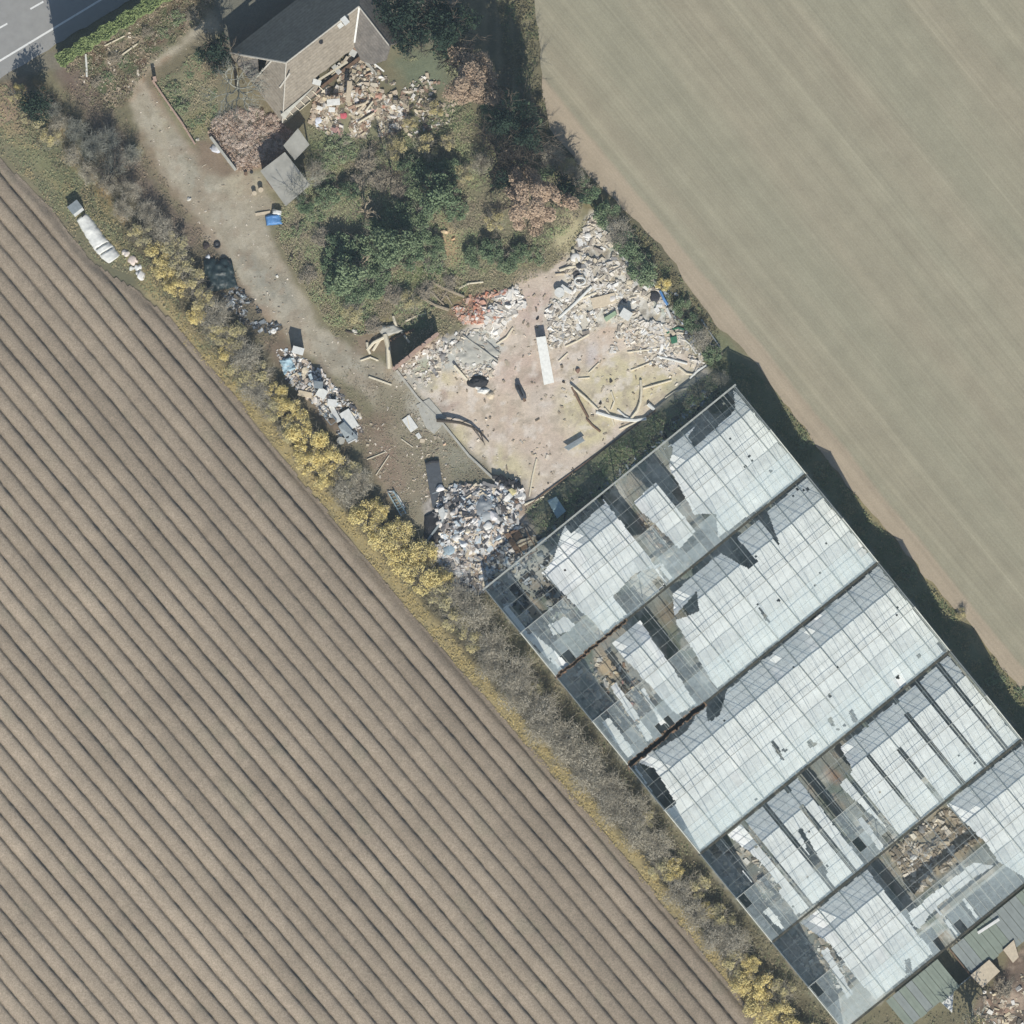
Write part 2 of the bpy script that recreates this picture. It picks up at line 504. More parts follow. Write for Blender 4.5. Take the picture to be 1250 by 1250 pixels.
# pale concrete and rubble ground
RUB_NE = [(690, 330), (705, 292), (722, 262), (736, 262), (790, 330), (825, 395), (838, 420), (800, 430), (772, 392), (740, 392), (705, 412), (672, 425), (668, 380)]
ppoly(RUB_NE, (202, 196, 182), 5, 8)
pspeck(RUB_NE, [(226, 222, 212), (150, 142, 128), (190, 176, 150)], 6, 0.56, 0.1, 0.8)
ppoly([(726, 268), (744, 276), (800, 340), (828, 392), (812, 388), (770, 330), (738, 300)], (176, 188, 174), 3, 4, alpha=0.8)
pspot(742, 368, 30, 12, (214, 216, 210), -10, 0.8); pspot(722, 436, 7, 18, (206, 200, 196), 8, 0.7); pspot(820, 440, 14, 12, (214, 206, 196), 0, 0.7)
ppoly([(500, 448), (545, 412), (600, 398), (612, 425), (600, 450), (560, 452), (528, 448)], (186, 186, 178), 4, 6)
pspot(505, 462, 24, 14, (176, 176, 168), 40, 0.8); pspot(520, 448, 12, 8, (170, 176, 150), 0, 0.7)
ppoly([(566, 372), (600, 366), (636, 362), (622, 392), (596, 398), (566, 392)], (214, 205, 192), 4, 5)
pspot(575, 378, 20, 10, (184, 132, 110), -10, 0.8); pspot(600, 362, 18, 8, (192, 166, 146), 0, 0.8); pspot(652, 346, 24, 10, (206, 190, 172), -10, 0.8)
# yard between drive and hedge
ppoly([(460, 470), (500, 470), (548, 520), (612, 590), (640, 640), (610, 720), (545, 690), (505, 640), (470, 600), (450, 560)], (146, 138, 118), 5, 8)
pspot(476, 570, 22, 40, (142, 120, 106), -20, 0.6); pspot(470, 545, 18, 22, (144, 124, 108), 0, 0.5)
pspot(520, 505, 28, 16, (178, 174, 160), 42, 0.8); pspot(560, 565, 26, 16, (150, 148, 132), 45, 0.7); pspot(580, 590, 26, 12, (132, 128, 106), 30, 0.7)
pspot(465, 515, 18, 14, (128, 108, 92), 0, 0.6); pspot(430, 515, 26, 14, (138, 122, 106), 40, 0.5)
ppoly([(330, 400), (352, 420), (390, 450), (440, 500), (450, 540), (420, 545), (380, 500), (345, 455), (320, 425)], (126, 110, 96), 6, 8, alpha=0.8)
ppoly([(236, 305), (262, 300), (300, 360), (330, 400), (310, 410), (262, 370), (240, 335)], (98, 92, 80), 6, 8, alpha=0.8)
ppoly([(520, 600), (640, 590), (660, 640), (625, 712), (560, 725), (525, 680)], (150, 142, 132), 6, 8)
pspeck([(520, 600), (640, 590), (660, 640), (625, 712), (560, 725), (525, 680)], [(206, 200, 192), (84, 80, 78), (170, 150, 130)], 7, 0.58, 0.1, 0.8)
# strip between the pad and the glasshouse
ppoly([(862, 458), (892, 474), (660, 668), (645, 620)], (132, 134, 112), 3, 5)
pspot(765, 545, 44, 12, (112, 120, 80), -38, 0.7); pspot(840, 470, 26, 14, (150, 152, 146), -38, 0.6); pspot(690, 615, 30, 10, (96, 92, 80), -38, 0.7)
# east margin beside the glasshouse
ppoly([(838, 400), (880, 402), (958, 490), (1040, 600), (1130, 705), (1222, 812), (1300, 905), (1260, 920), (890, 470), (850, 440)], (124, 126, 98), 5, 8)
pline([(930, 448), (975, 508), (1060, 620), (1150, 728), (1250, 852)], 12, (150, 138, 104), 4, 6, 0.7)
# glasshouse floor
GO = (592.0, 718.0); EA = (0.7761, -0.6306); EQ = (0.6306, 0.7761)
GA, GQ = 391.0, 139.0


def G(a, q): return (GO[0] + a * EA[0] + q * EQ[0], GO[1] + a * EA[1] + q * EQ[1])
def AQ(px, py):
    dx, dy = px - GO[0], py - GO[1]
    return dx * EA[0] + dy * EA[1], dx * EQ[0] + dy * EQ[1]


ppoly([G(0, 0), G(GA, 0), G(GA, 5 * GQ), G(0, 5 * GQ)], (146, 148, 140), 2, 0)
pspeck([G(0, 0), G(GA, 0), G(GA, 5 * GQ), G(0, 5 * GQ)], [(168, 158, 144), (112, 122, 108), (196, 194, 186)], 13, 0.60, 0.1, 0.75)
ppoly([(1084, 1040), (1153, 981), (1199, 1025), (1117, 1096)], (176, 164, 142), 4, 5)
pspot(745, 815, 12, 20, (196, 176, 146), -30, 0.9); pspot(650, 742, 14, 9, (186, 168, 148), 40, 0.8); pspot(795, 650, 10, 24, (168, 150, 138), -38, 0.9); pspot(925, 1075, 12, 10, (170, 148, 128), 0, 0.7)
pspot(838, 610, 8, 22, (164, 152, 140), -38, 0.8); pspot(690, 720, 18, 14, (142, 124, 112), 0, 0.8); pspot(1020, 950, 14, 8, (168, 136, 112), 40, 0.8); pspot(818, 750, 14, 16, (150, 136, 118), 0, 0.8); pspot(725, 620 + 12, 12, 8, (180, 172, 158), -38, 0.7)
# bottom right yard
ppoly([(1140, 1290), (1180, 1250), (1250, 1150), (1310, 1110), (1310, 1310)], (128, 112, 98), 5, 8)
pspeck([(1180, 1250), (1250, 1150), (1310, 1110), (1310, 1310)], [(176, 158, 140), (92, 84, 74)], 8, 0.6, 0.1, 0.7)

ZZ = gz(PX, PY)
GHM = np.clip(0.5 - sdf(PX, PY, [G(0, 0), G(GA, 0), G(GA, 5 * GQ), G(0, 5 * GQ)]) / 6, 0, 1)
idx = np.arange(n_g * n_g).reshape(n_g, n_g)
me = bpy.data.meshes.new('ground')
co = np.stack([X(PX), Y(PY), ZZ + 0.03 * (vn(PX, PY, 5, 6) - 0.5)], -1).reshape(-1, 3)
fa = np.stack([idx[1:, :-1], idx[1:, 1:], idx[:-1, 1:], idx[:-1, :-1]], -1).reshape(-1, 4)
me.vertices.add(len(co)); me.vertices.foreach_set('co', co.ravel())
me.loops.add(fa.size); me.loops.foreach_set('vertex_index', fa.ravel())
me.polygons.add(len(fa)); me.polygons.foreach_set('loop_start', np.arange(0, fa.size, 4))
me.update(calc_edges=True)
at = me.attributes.new('Col', 'FLOAT_COLOR', 'POINT')
at.data.foreach_set('color', np.concatenate([CC.reshape(-1, 3), np.ones((len(co), 1))], 1).ravel())
me.polygons.foreach_set('use_smooth', [True] * len(me.polygons))
me.materials.append(M['ground'])
ground = bpy.data.objects.new('ground', me); COL.objects.link(ground)
tag(ground, 'bare trodden earth and rough grass of the fly-tipped plot', 'ground', kind='structure')

# wider land to the horizon, a little lower so nothing is coplanar
M['land'] = two_tone('distant_land', L(126, 116, 98), L(108, 112, 84), 0.03)
land = MB().add([(-1500, -1500, -0.35), (1500, -1500, -0.35), (1500, 1500, -0.35), (-1500, 1500, -0.35)], [(0, 1, 2, 3)]).build('terrain', M['land'])
tag(land, 'farmland running on beyond the plot', 'land', kind='structure')

# ------------------------------------------------------------------ ridged field (south-west)
FD = np.array([0.645, 0.764]); FN = np.array([-0.764, 0.645])
ORI = np.array([165.0, 350.0]); PITCH = 18.6
prof_u = np.array([0.0, 0.05, 0.11, 0.18, 0.36, 0.54, 0.74, 0.88, 0.95])
prof_h = np.array([0.0, 0.01, 0.22, 0.29, 0.32, 0.31, 0.26, 0.14, 0.03])
ks = np.arange(-8, 58)
wv = (ks[:, None] * PITCH + prof_u[None, :] * PITCH).ravel()
hv = np.tile(prof_h, len(ks))
tv = np.arange(-1500, 2000, 4.5)
WW, TT = np.meshgrid(wv, tv)
HH = np.tile(hv, (len(tv), 1))
kk = np.tile(np.repeat(ks, len(prof_u)), (len(tv), 1))
WW = WW + 0.9 * (vn(TT, kk * 50, 60, 2) - 0.5) + 1.0 * (vn(TT, WW * 3, 5, 3) - 0.5) + 3 * (vn(TT, WW * 0, 400, 1) - 0.5)
fx = ORI[0] + WW * FN[0] + TT * FD[0]; fy = ORI[1] + WW * FN[1] + TT * FD[1]
EDGEP = field_edge() + [(-1400, 1940), (-1400, -190)]
sd = sdf(fx, fy, EDGEP) + 5 * (fbm(fx, fy, 18, 4) - 0.5)
fade = np.clip(-sd / 10, 0, 1)
rowv = 0.70 + 0.5 * vn(kk * 1.7, kk * 0 + 5, 1.0, 5)
HH = 1.22 * HH * rowv * (0.85 + 0.3 * vn(TT, kk * 30, 25, 4)) * fade + 0.07 * (fbm(fx, fy, 5, 5, 2) - 0.5) + 0.03
keep = (sd < 3) & (TT < 1650) & (fx > -700)
idx = np.arange(HH.size).reshape(HH.shape)
fa = np.stack([idx[:-1, :-1], idx[1:, :-1], idx[1:, 1:], idx[:-1, 1:]], -1)
kf = keep[:-1, :-1] & keep[1:, :-1] & keep[1:, 1:] & keep[:-1, 1:]
fa = fa[kf]
used = np.unique(fa); rm = np.full(HH.size, -1); rm[used] = np.arange(len(used)); fa = rm[fa]
co = np.stack([X(fx), Y(fy), HH + 0.05], -1).reshape(-1, 3)[used]
fcol = lin((164, 150, 132)) * np.ones((HH.size, 3))
tone = (0.86 + 0.2 * vn(TT * 0.15, kk * 9, 12, 6) + 0.14 * (vn(kk * 3.1, kk * 0, 1, 3) - .5) + 0.12 * (fbm(fx, fy, 160, 4) - .5) + 0.10 * (vn(TT, kk * 40, 5, 2) - .5)).ravel()[:, None]
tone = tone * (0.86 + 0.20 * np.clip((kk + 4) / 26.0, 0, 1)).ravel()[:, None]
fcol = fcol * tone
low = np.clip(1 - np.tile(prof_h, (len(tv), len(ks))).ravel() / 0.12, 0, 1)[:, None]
fcol = fcol * (1 - 0.25 * low)                       # furrow bottoms painted darker, shade put into the soil colour
grn = np.clip((vn(fx, fy, 24, 2) - 0.72) / 0.1, 0, 1).ravel()[:, None] * np.clip((vn(kk * 2.3, TT * 0.004, 1, 4) - 0.5) / 0.2, 0, 1).ravel()[:, None] * 0.15
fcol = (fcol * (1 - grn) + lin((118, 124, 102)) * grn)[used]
me = bpy.data.meshes.new('ploughed_field')
me.vertices.add(len(co)); me.vertices.foreach_set('co', co.ravel())
me.loops.add(fa.size); me.loops.foreach_set('vertex_index', fa.ravel())
me.polygons.add(len(fa)); me.polygons.foreach_set('loop_start', np.arange(0, fa.size, 4))
me.update(calc_edges=True)
at = me.attributes.new('Col', 'FLOAT_COLOR', 'POINT')
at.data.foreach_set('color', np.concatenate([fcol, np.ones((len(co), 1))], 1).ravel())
me.polygons.foreach_set('use_smooth', [True] * len(me.polygons))
M['furrow'] = attr_mat('ridged_soil', 1.0, (0.3, 0.07), (4.5, 0.16), (9.0, 0.26), 0.9)
me.materials.append(M['furrow'])
fo = bpy.data.objects.new('ploughed_field', me); COL.objects.link(fo)
# faces must look up
if me.polygons[len(me.polygons) // 2].normal.z < 0: me.flip_normals()
tag(fo, 'pale brown field drawn up into long parallel ridges', 'field', kind='structure')

# ------------------------------------------------------------------ flat field (north-east)
def fieldmat():
    m, nt, b = new_mat('young_crop_field')
    g = N(nt, 'ShaderNodeNewGeometry')
    mp = N(nt, 'ShaderNodeMapping', vector_type='TEXTURE')
    mp.inputs['Rotation'].default_value = (0, 0, math.atan2(-0.776, 0.631))
    nt.links.new(g.outputs['Position'], mp.inputs['Vector'])
    def streak(sx, sy, det, rough=0.6):
        m2 = N(nt, 'ShaderNodeMapping'); m2.inputs['Scale'].default_value = (sx, sy, 0.0)
        nt.links.new(mp.outputs[0], m2.inputs['Vector'])
        t = noise(nt, 1.0, det, rough, vec=m2.outputs[0]); return t.outputs['Fac']
    c = mixc(nt, rng_map(nt, streak(0.012, 0.16, 3), 0.38, 0.62, 0, 1), L(157, 152, 131), L(161, 153, 132))
    # the bare headland beside the plot is sandier
    sep = N(nt, 'ShaderNodeSeparateXYZ'); nt.links.new(mp.outputs[0], sep.inputs[0])
    ad = N(nt, 'ShaderNodeMath', operation='ADD')
    nt.links.new(sep.outputs['Y'], ad.inputs[0]); nt.links.new(rng_map(nt, noise(nt, 0.25, 3, vec=g.outputs['Position']).outputs['Fac'], 0, 1, -0.35, 0.35), ad.inputs[1])
    ed = rng_map(nt, ad.outputs[0], HEAD[0], HEAD[1], 1, 0)
    c = mixc(nt, ed, c, L(174, 160, 139))
    c = scale_col(nt, c, rng_map(nt, streak(0.012, 1.0, 3), 0.3, 0.7, 0.935, 1.06))
    c = scale_col(nt, c, rng_map(nt, streak(0.03, 3.2, 3), 0.3, 0.7, 0.94, 1.06))
    c = scale_col(nt, c, rng_map(nt, streak(0.02, 7.0, 2), 0.3, 0.7, 0.95, 1.05))
    c = scale_col(nt, c, rng_map(nt, streak(0.004, 0.55, 1), 0.60, 0.68, 1.0, 1.09))
    c = scale_col(nt, c, rng_map(nt, noise(nt, 0.35, 4, 0.6, coord='World').outputs['Fac'], 0.3, 0.7, 0.93, 1.07))
    c = scale_col(nt, c, rng_map(nt, noise(nt, 7, 4, 0.7, coord='World').outputs['Fac'], 0.3, 0.7, 0.90, 1.10))
    nt.links.new(c, b.inputs['Base Color']); b.inputs['Roughness'].default_value = 1.0; b.inputs['Specular IOR Level'].default_value = 0.1
    bump(nt, b, noise(nt, 6, 4, 0.7, coord='World').outputs['Fac'], 0.35, 0.06)
    return m


# y of the rotated texture frame at the headland line (958,490) and 36 px further into the field
def _ry(px, py):
    a = math.atan2(-0.776, 0.631); x, y = X(px), Y(py)
    return -math.sin(a) * x + math.cos(a) * y
HEAD = (_ry(982, 491), _ry(987, 489))
M['crop'] = fieldmat()
pts = []
for i in range(len(NE_EDGE) - 1):
    (x1, y1), (x2, y2) = NE_EDGE[i], NE_EDGE[i + 1]
    n = max(1, int(math.hypot(x2 - x1, y2 - y1) / 9)) if -200 < y1 < 1300 else 1
    for k in range(n):
        t = k / n; x, y = x1 + (x2 - x1) * t, y1 + (y2 - y1) * t
        j = 4.5 * (float(fbm(x, y, 14, 2)) - 0.5) * 2 if n > 1 else 0
        pts.append((x + 0.78 * j, y - 0.63 * j))
pts.append(NE_EDGE[-1])
ring = [Vector((X(x), Y(y), 0.10)) for x, y in pts + [(2600, 1620), (2600, -900)]]
fb = MB().add(ring, [tuple(range(len(ring)))[::-1]])
cf = fb.build('crop_field', M['crop'])
if cf.data.polygons[0].normal.z < 0: cf.data.flip_normals()
bmx = bmesh.new(); bmx.from_mesh(cf.data); bmesh.ops.triangulate(bmx, faces=bmx.faces[:]); bmx.to_mesh(cf.data); bmx.free()
tag(cf, 'smooth grey-green drilled field with faint straight wheel lines', 'field', kind='structure')

# ------------------------------------------------------------------ road
M['asphalt'] = plain('asphalt', L(150, 149, 146), 0.95, 0.10, 1.2)
M['paint'] = plain('road_paint', L(228, 228, 224), 0.6, 0.12, 6)
ROAD_D = Vector((125, -76)).normalized()
road = MB()
a, b = (-400, 335), (700, -334)
edge_off = 14
e = [(-405, 342), (700, -329), (560, -620), (-560, 50)]
# subdivide the near edge for a crumbly outline
near = []
for k in range(120):
    t = k / 119; x = e[0][0] + (e[1][0] - e[0][0]) * t; y = e[0][1] + (e[1][1] - e[0][1]) * t
    j = 5 * (float(fbm(x, y, 10, 1)) - 0.5)
    near.append(Vector((X(x), Y(y + j), 0.075)))
road.add(near + [Vector((X(e[2][0]), Y(e[2][1]), 0.075)), Vector((X(e[3][0]), Y(e[3][1]), 0.075))], [tuple(range(122))])
ro = road.build('road', M['asphalt'])
if ro.data.polygons[0].normal.z < 0: ro.data.flip_normals()
tag(ro, 'grey asphalt road crossing the top left corner', 'road', kind='structure')
ln = MB()
def stripe(p1, p2, wpx, z):
    p1, p2 = Vector(p1), Vector(p2); d = (p2 - p1).normalized(); n = Vector((-d.y, d.x)) * wpx / 2
    q = [p1 + n, p2 + n, p2 - n, p1 - n]
    ln.add([(X(v.x), Y(v.y), z) for v in q], [(0, 1, 2, 3)])
stripe((-200, 195), (500, -228), 2.4, 0.08)
for k in range(-4, 8): stripe((37 + k * 44, 11 - k * 26.7), (53 + k * 44, 2 - k * 26.7), 2.2, 0.08)
lo = ln.build('road_markings', M['paint'])
tag(lo, 'white edge line and dashes on the road', 'road markings', kind='structure')

# ------------------------------------------------------------------ glasshouse
HE, HR = 3.00, 5.40


def GP(a, q, z):
    x, y = G(a, q); return Vector((X(x), Y(y), z))


def roof_z(q):
    f = (q % GQ) / (GQ / 2)
    return HE + (HR - HE) * (f if f <= 1 else 2 - f)


def glassmat():
    m = bpy.data.materials.new('weathered_glass'); m.use_nodes = True
    nt = m.node_tree; nt.nodes.clear()
    out = N(nt, 'ShaderNodeOutputMaterial')
    lw = N(nt, 'ShaderNodeLayerWeight'); lw.inputs['Blend'].default_value = 0.5
    at = N(nt, 'ShaderNodeAttribute', attribute_name='Col')
    # dirt film: streaks running down the panes plus patches; looks thicker at a grazing angle
    n1 = noise(nt, 0.35, 4, 0.65, coord='World'); n2 = noise(nt, 3.0, 4, 0.7, coord='World')
    f1 = rng_map(nt, n1.outputs['Fac'], 0.3, 0.7, 0.01, 0.11)
    f2 = rng_map(nt, n2.outputs['Fac'], 0.3, 0.7, -0.07, 0.09)
    s = N(nt, 'ShaderNodeMath', operation='ADD'); nt.links.new(f1, s.inputs[0]); nt.links.new(f2, s.inputs[1])
    sep = N(nt, 'ShaderNodeSeparateColor'); nt.links.new(at.outputs['Color'], sep.inputs[0])
    s2 = N(nt, 'ShaderNodeMath', operation='ADD'); s2.use_clamp = True
    nt.links.new(s.outputs[0], s2.inputs[0]); nt.links.new(sep.outputs[0], s2.inputs[1])
    fc = N(nt, 'ShaderNodeMath', operation='POWER'); nt.links.new(lw.outputs['Facing'], fc.inputs[0]); fc.inputs[1].default_value = 2.6
    fc2 = rng_map(nt, fc.outputs[0], 0, 1, 0, 1.3)
    s3 = N(nt, 'ShaderNodeMath', operation='ADD'); s3.use_clamp = True
    nt.links.new(s2.outputs[0], s3.inputs[0]); nt.links.new(fc2, s3.inputs[1])
    tr = N(nt, 'ShaderNodeBsdfTransparent'); tr.inputs[0].default_value = (0.972, 0.985, 0.972, 1)
    di = N(nt, 'ShaderNodeBsdfDiffuse'); di.inputs[0].default_value = (0.70, 0.80, 0.81, 1)
    tl = N(nt, 'ShaderNodeBsdfTranslucent'); tl.inputs[0].default_value = (0.50, 0.66, 0.70, 1)
    dm = N(nt, 'ShaderNodeMixShader'); dm.inputs[0].default_value = 0.25
    nt.links.new(di.outputs[0], dm.inputs[1]); nt.links.new(tl.outputs[0], dm.inputs[2])
    mx = N(nt, 'ShaderNodeMixShader')
    nt.links.new(s3.outputs[0], mx.inputs[0]); nt.links.new(tr.outputs[0], mx.inputs[1]); nt.links.new(dm.outputs[0], mx.inputs[2])
    gl = N(nt, 'ShaderNodeBsdfGlossy'); gl.inputs['Roughness'].default_value = 0.12; gl.inputs[0].default_value = (0.9, 0.95, 1, 1)
    m2 = N(nt, 'ShaderNodeMixShader'); m2.inputs[0].default_value = 0.05
    nt.links.new(mx.outputs[0], m2.inputs[1]); nt.links.new(gl.outputs[0], m2.inputs[2])
    nt.links.new(m2.outputs[0], out.inputs[0])
    return m


M['glass'] = glassmat()
M['chalk'] = two_tone('chalked_wall', L(150, 156, 150), L(190, 194, 188), 1.0)


def screenmat():
    m, nt, b = new_mat('shade_cloth')
    g = N(nt, 'ShaderNodeNewGeometry')
    mp = N(nt, 'ShaderNodeMapping', vector_type='TEXTURE')
    mp.inputs['Rotation'].default_value = (0, 0, math.atan2(0.6306, 0.7761))
    nt.links.new(g.outputs['Position'], mp.inputs['Vector'])
    def st(sx, sy, d):
        m2 = N(nt, 'ShaderNodeMapping'); m2.inputs['Scale'].default_value = (sx, sy, 0); nt.links.new(mp.outputs[0], m2.inputs['Vector'])
        return noise(nt, 1.0, d, 0.6, vec=m2.outputs[0]).outputs['Fac']
    c = N(nt, 'ShaderNodeRGB'); c.outputs[0].default_value = (0.90, 0.905, 0.88, 1)
    o = scale_col(nt, c.outputs[0], rng_map(nt, st(0.25, 1.6, 5), 0.3, 0.7, 0.87, 1.08))
    o = scale_col(nt, o, rng_map(nt, st(1.2, 0.15, 3), 0.3, 0.7, 0.93, 1.05))
    o = scale_col(nt, o, rng_map(nt, noise(nt, 1.2, 5, 0.7, coord='World').outputs['Fac'], 0.3, 0.75, 1.06, 0.90))
    nt.links.new(o, b.inputs['Base Color']); b.inputs['Roughness'].default_value = 0.9
    return m


M['screen'] = screenmat()

# where the drawn white shade cloth survives (photo pixels), and the holes torn in it
CLOTH = [
    [[(660, 700), (673, 684), (690, 640), (737, 608), (816, 711), (739, 775)], [(772, 614), (800, 588), (868, 669), (829, 671)],
     [(806, 552), (848, 520), (885, 482), (896, 476), (985, 580), (875, 658), (873, 629), (847, 629)], [(612, 742), (620, 738), (646, 772), (638, 778)], [(640, 777), (650, 770), (702, 818), (692, 828)], [(668, 762), (690, 752), (704, 762), (694, 772), (676, 776)], [(800, 690), (806, 686), (842, 726), (834, 732)]],
    [[(745, 785), (781, 757), (853, 861), (826, 872), (800, 845)], [(824, 760), (820, 725), (985, 582), (1070, 688), (875, 842)], [(744, 838), (752, 832), (798, 900), (790, 906)], [(734, 882), (744, 874), (776, 920), (766, 926)], [(780, 842), (786, 838), (812, 882), (806, 886)]],
    [[(772, 935), (1072, 690), (1157, 797), (850, 1043)]],
    [[(886, 1018), (973, 949), (1057, 1057), (977, 1116), (926, 1050)], [(1022, 958), (1040, 940), (1025, 912), (1157, 800), (1247, 905), (1098, 1026)], [(893, 1045), (898, 1041), (922, 1074), (917, 1078)], [(948, 1086), (957, 1081), (979, 1112), (971, 1118)], [(1044, 1000), (1052, 995), (1081, 1036), (1075, 1041)], [(930, 1112), (938, 1106), (962, 1136), (957, 1140)]],
    [[(975, 1126), (1058, 1060), (1140, 1163), (1068, 1222), (1012, 1152)], [(1153, 982), (1247, 907), (1340, 1010), (1260, 1078), (1219, 1053), (1199, 1025)], [(1140, 1110), (1144, 1107), (1171, 1141), (1168, 1144)], [(1172, 1097), (1176, 1094), (1196, 1120), (1192, 1123)], [(1108, 1113), (1188, 1052), (1212, 1056), (1150, 1100), (1122, 1134), (1114, 1130)], [(1000, 1160), (1010, 1155), (1042, 1212), (1034, 1220)]]]
HOLES = [
    [[(749, 729), (775, 700), (797, 695), (812, 711), (766, 749)], [(829, 671), (850, 648), (868, 668)], [(862, 503), (884, 484), (894, 478), (896, 500), (880, 516), (848, 545), (840, 534)], [(806, 552), (820, 545), (815, 572)],
     [(690, 640), (733, 607), (737, 614), (697, 650)]],
    [[(880, 675), (898, 656), (924, 685), (914, 694)], [(924, 629), (934, 622), (952, 668)], [(820, 757), (850, 722), (852, 745), (836, 752)], [(921, 862 - 130), (925, 738), (940, 760), (934, 756)]],
    [[(774, 930), (798, 938), (824, 980), (812, 990)], [(782, 905 + 12), (850, 868), (838, 892), (800, 915)], [(862, 852), (886, 842), (878, 872), (864, 880)], [(940, 902), (947, 908), (958, 930), (953, 926)],
     [(985, 905), (990, 902), (993, 910), (988, 913)], [(1010, 878), (1014, 874), (1018, 886), (1013, 884)], [(1036, 868), (1040, 866), (1046, 880), (1041, 880)], [(1118, 800), (1122, 798), (1122, 803)],
     [(1092, 826), (1096, 824), (1097, 829)], [(1064, 846), (1068, 848), (1070, 852)], [(1144, 785), (1147, 782), (1155, 795), (1151, 796)]],
    [[(974, 1012), (978, 1012), (1010, 1065), (1004, 1068)], [(984, 1035), (988, 1034), (1008, 1068), (1004, 1072)]],
    [[(1105, 1172), (1110, 1170), (1112, 1186), (1106, 1186)]]]
# panes lost from the slopes that face the house (nw) and from the far slopes (se)
LOST_NW = [[(735, 612), (770, 585), (806, 660), (775, 690)], [(808, 556), (818, 560), (856, 625), (842, 640)], [(610, 735), (700, 655), (716, 700), (695, 722), (658, 754)], [(860, 515), (880, 480), (893, 476), (900, 490)],
           [(772, 757), (801, 738), (838, 790), (808, 808)], [(800, 738), (822, 722), (840, 752), (826, 775)], [(720, 800), (748, 785), (775, 822), (745, 862)], [(776, 930), (795, 925), (826, 968), (812, 985)],
           [(979, 944), (996, 932), (1035, 985), (1016, 1000)], [(1004, 924), (1024, 908), (1048, 940), (1026, 958)], [(868, 1035), (900, 1012), (930, 1050), (905, 1072)],
           [(1062, 1058), (1084, 1040), (1114, 1092), (1100, 1110)], [(1084, 1040), (1153, 981), (1199, 1025), (1117, 1096)], [(985, 1120), (1000, 1108), (1030, 1150), (1012, 1170)]]
LOST_SE = [[(680, 805), (690, 796), (700, 800), (690, 815)], [(805, 880), (818, 874), (822, 884), (808, 894)], [(1065, 1155), (1075, 1150), (1080, 1165), (1068, 1168)], [(1138, 1140), (1150, 1132), (1160, 1150), (1143, 1160)],
           [(1165, 1100), (1172, 1100), (1174, 1110), (1168, 1110)], [(1164, 1120), (1178, 1116), (1178, 1132), (1166, 1134)], [(1047, 1025), (1053, 1024), (1055, 1036), (1050, 1036)], [(1058, 1032), (1064, 1030), (1070, 1042), (1064, 1045)],
           [(900, 1096), (910, 1092), (915, 1104), (906, 1110)], [(1078, 1020), (1086, 1016), (1090, 1026), (1084, 1030)], [(793, 700), (805, 698), (812, 711), (800, 715)], [(990, 1205), (998, 1203), (1008, 1220), (998, 1222)]]


def inside(px, py, polys):
    return any(float(sdf(np.array([px]), np.array([py]), p)[0]) < 0 for p in polys)


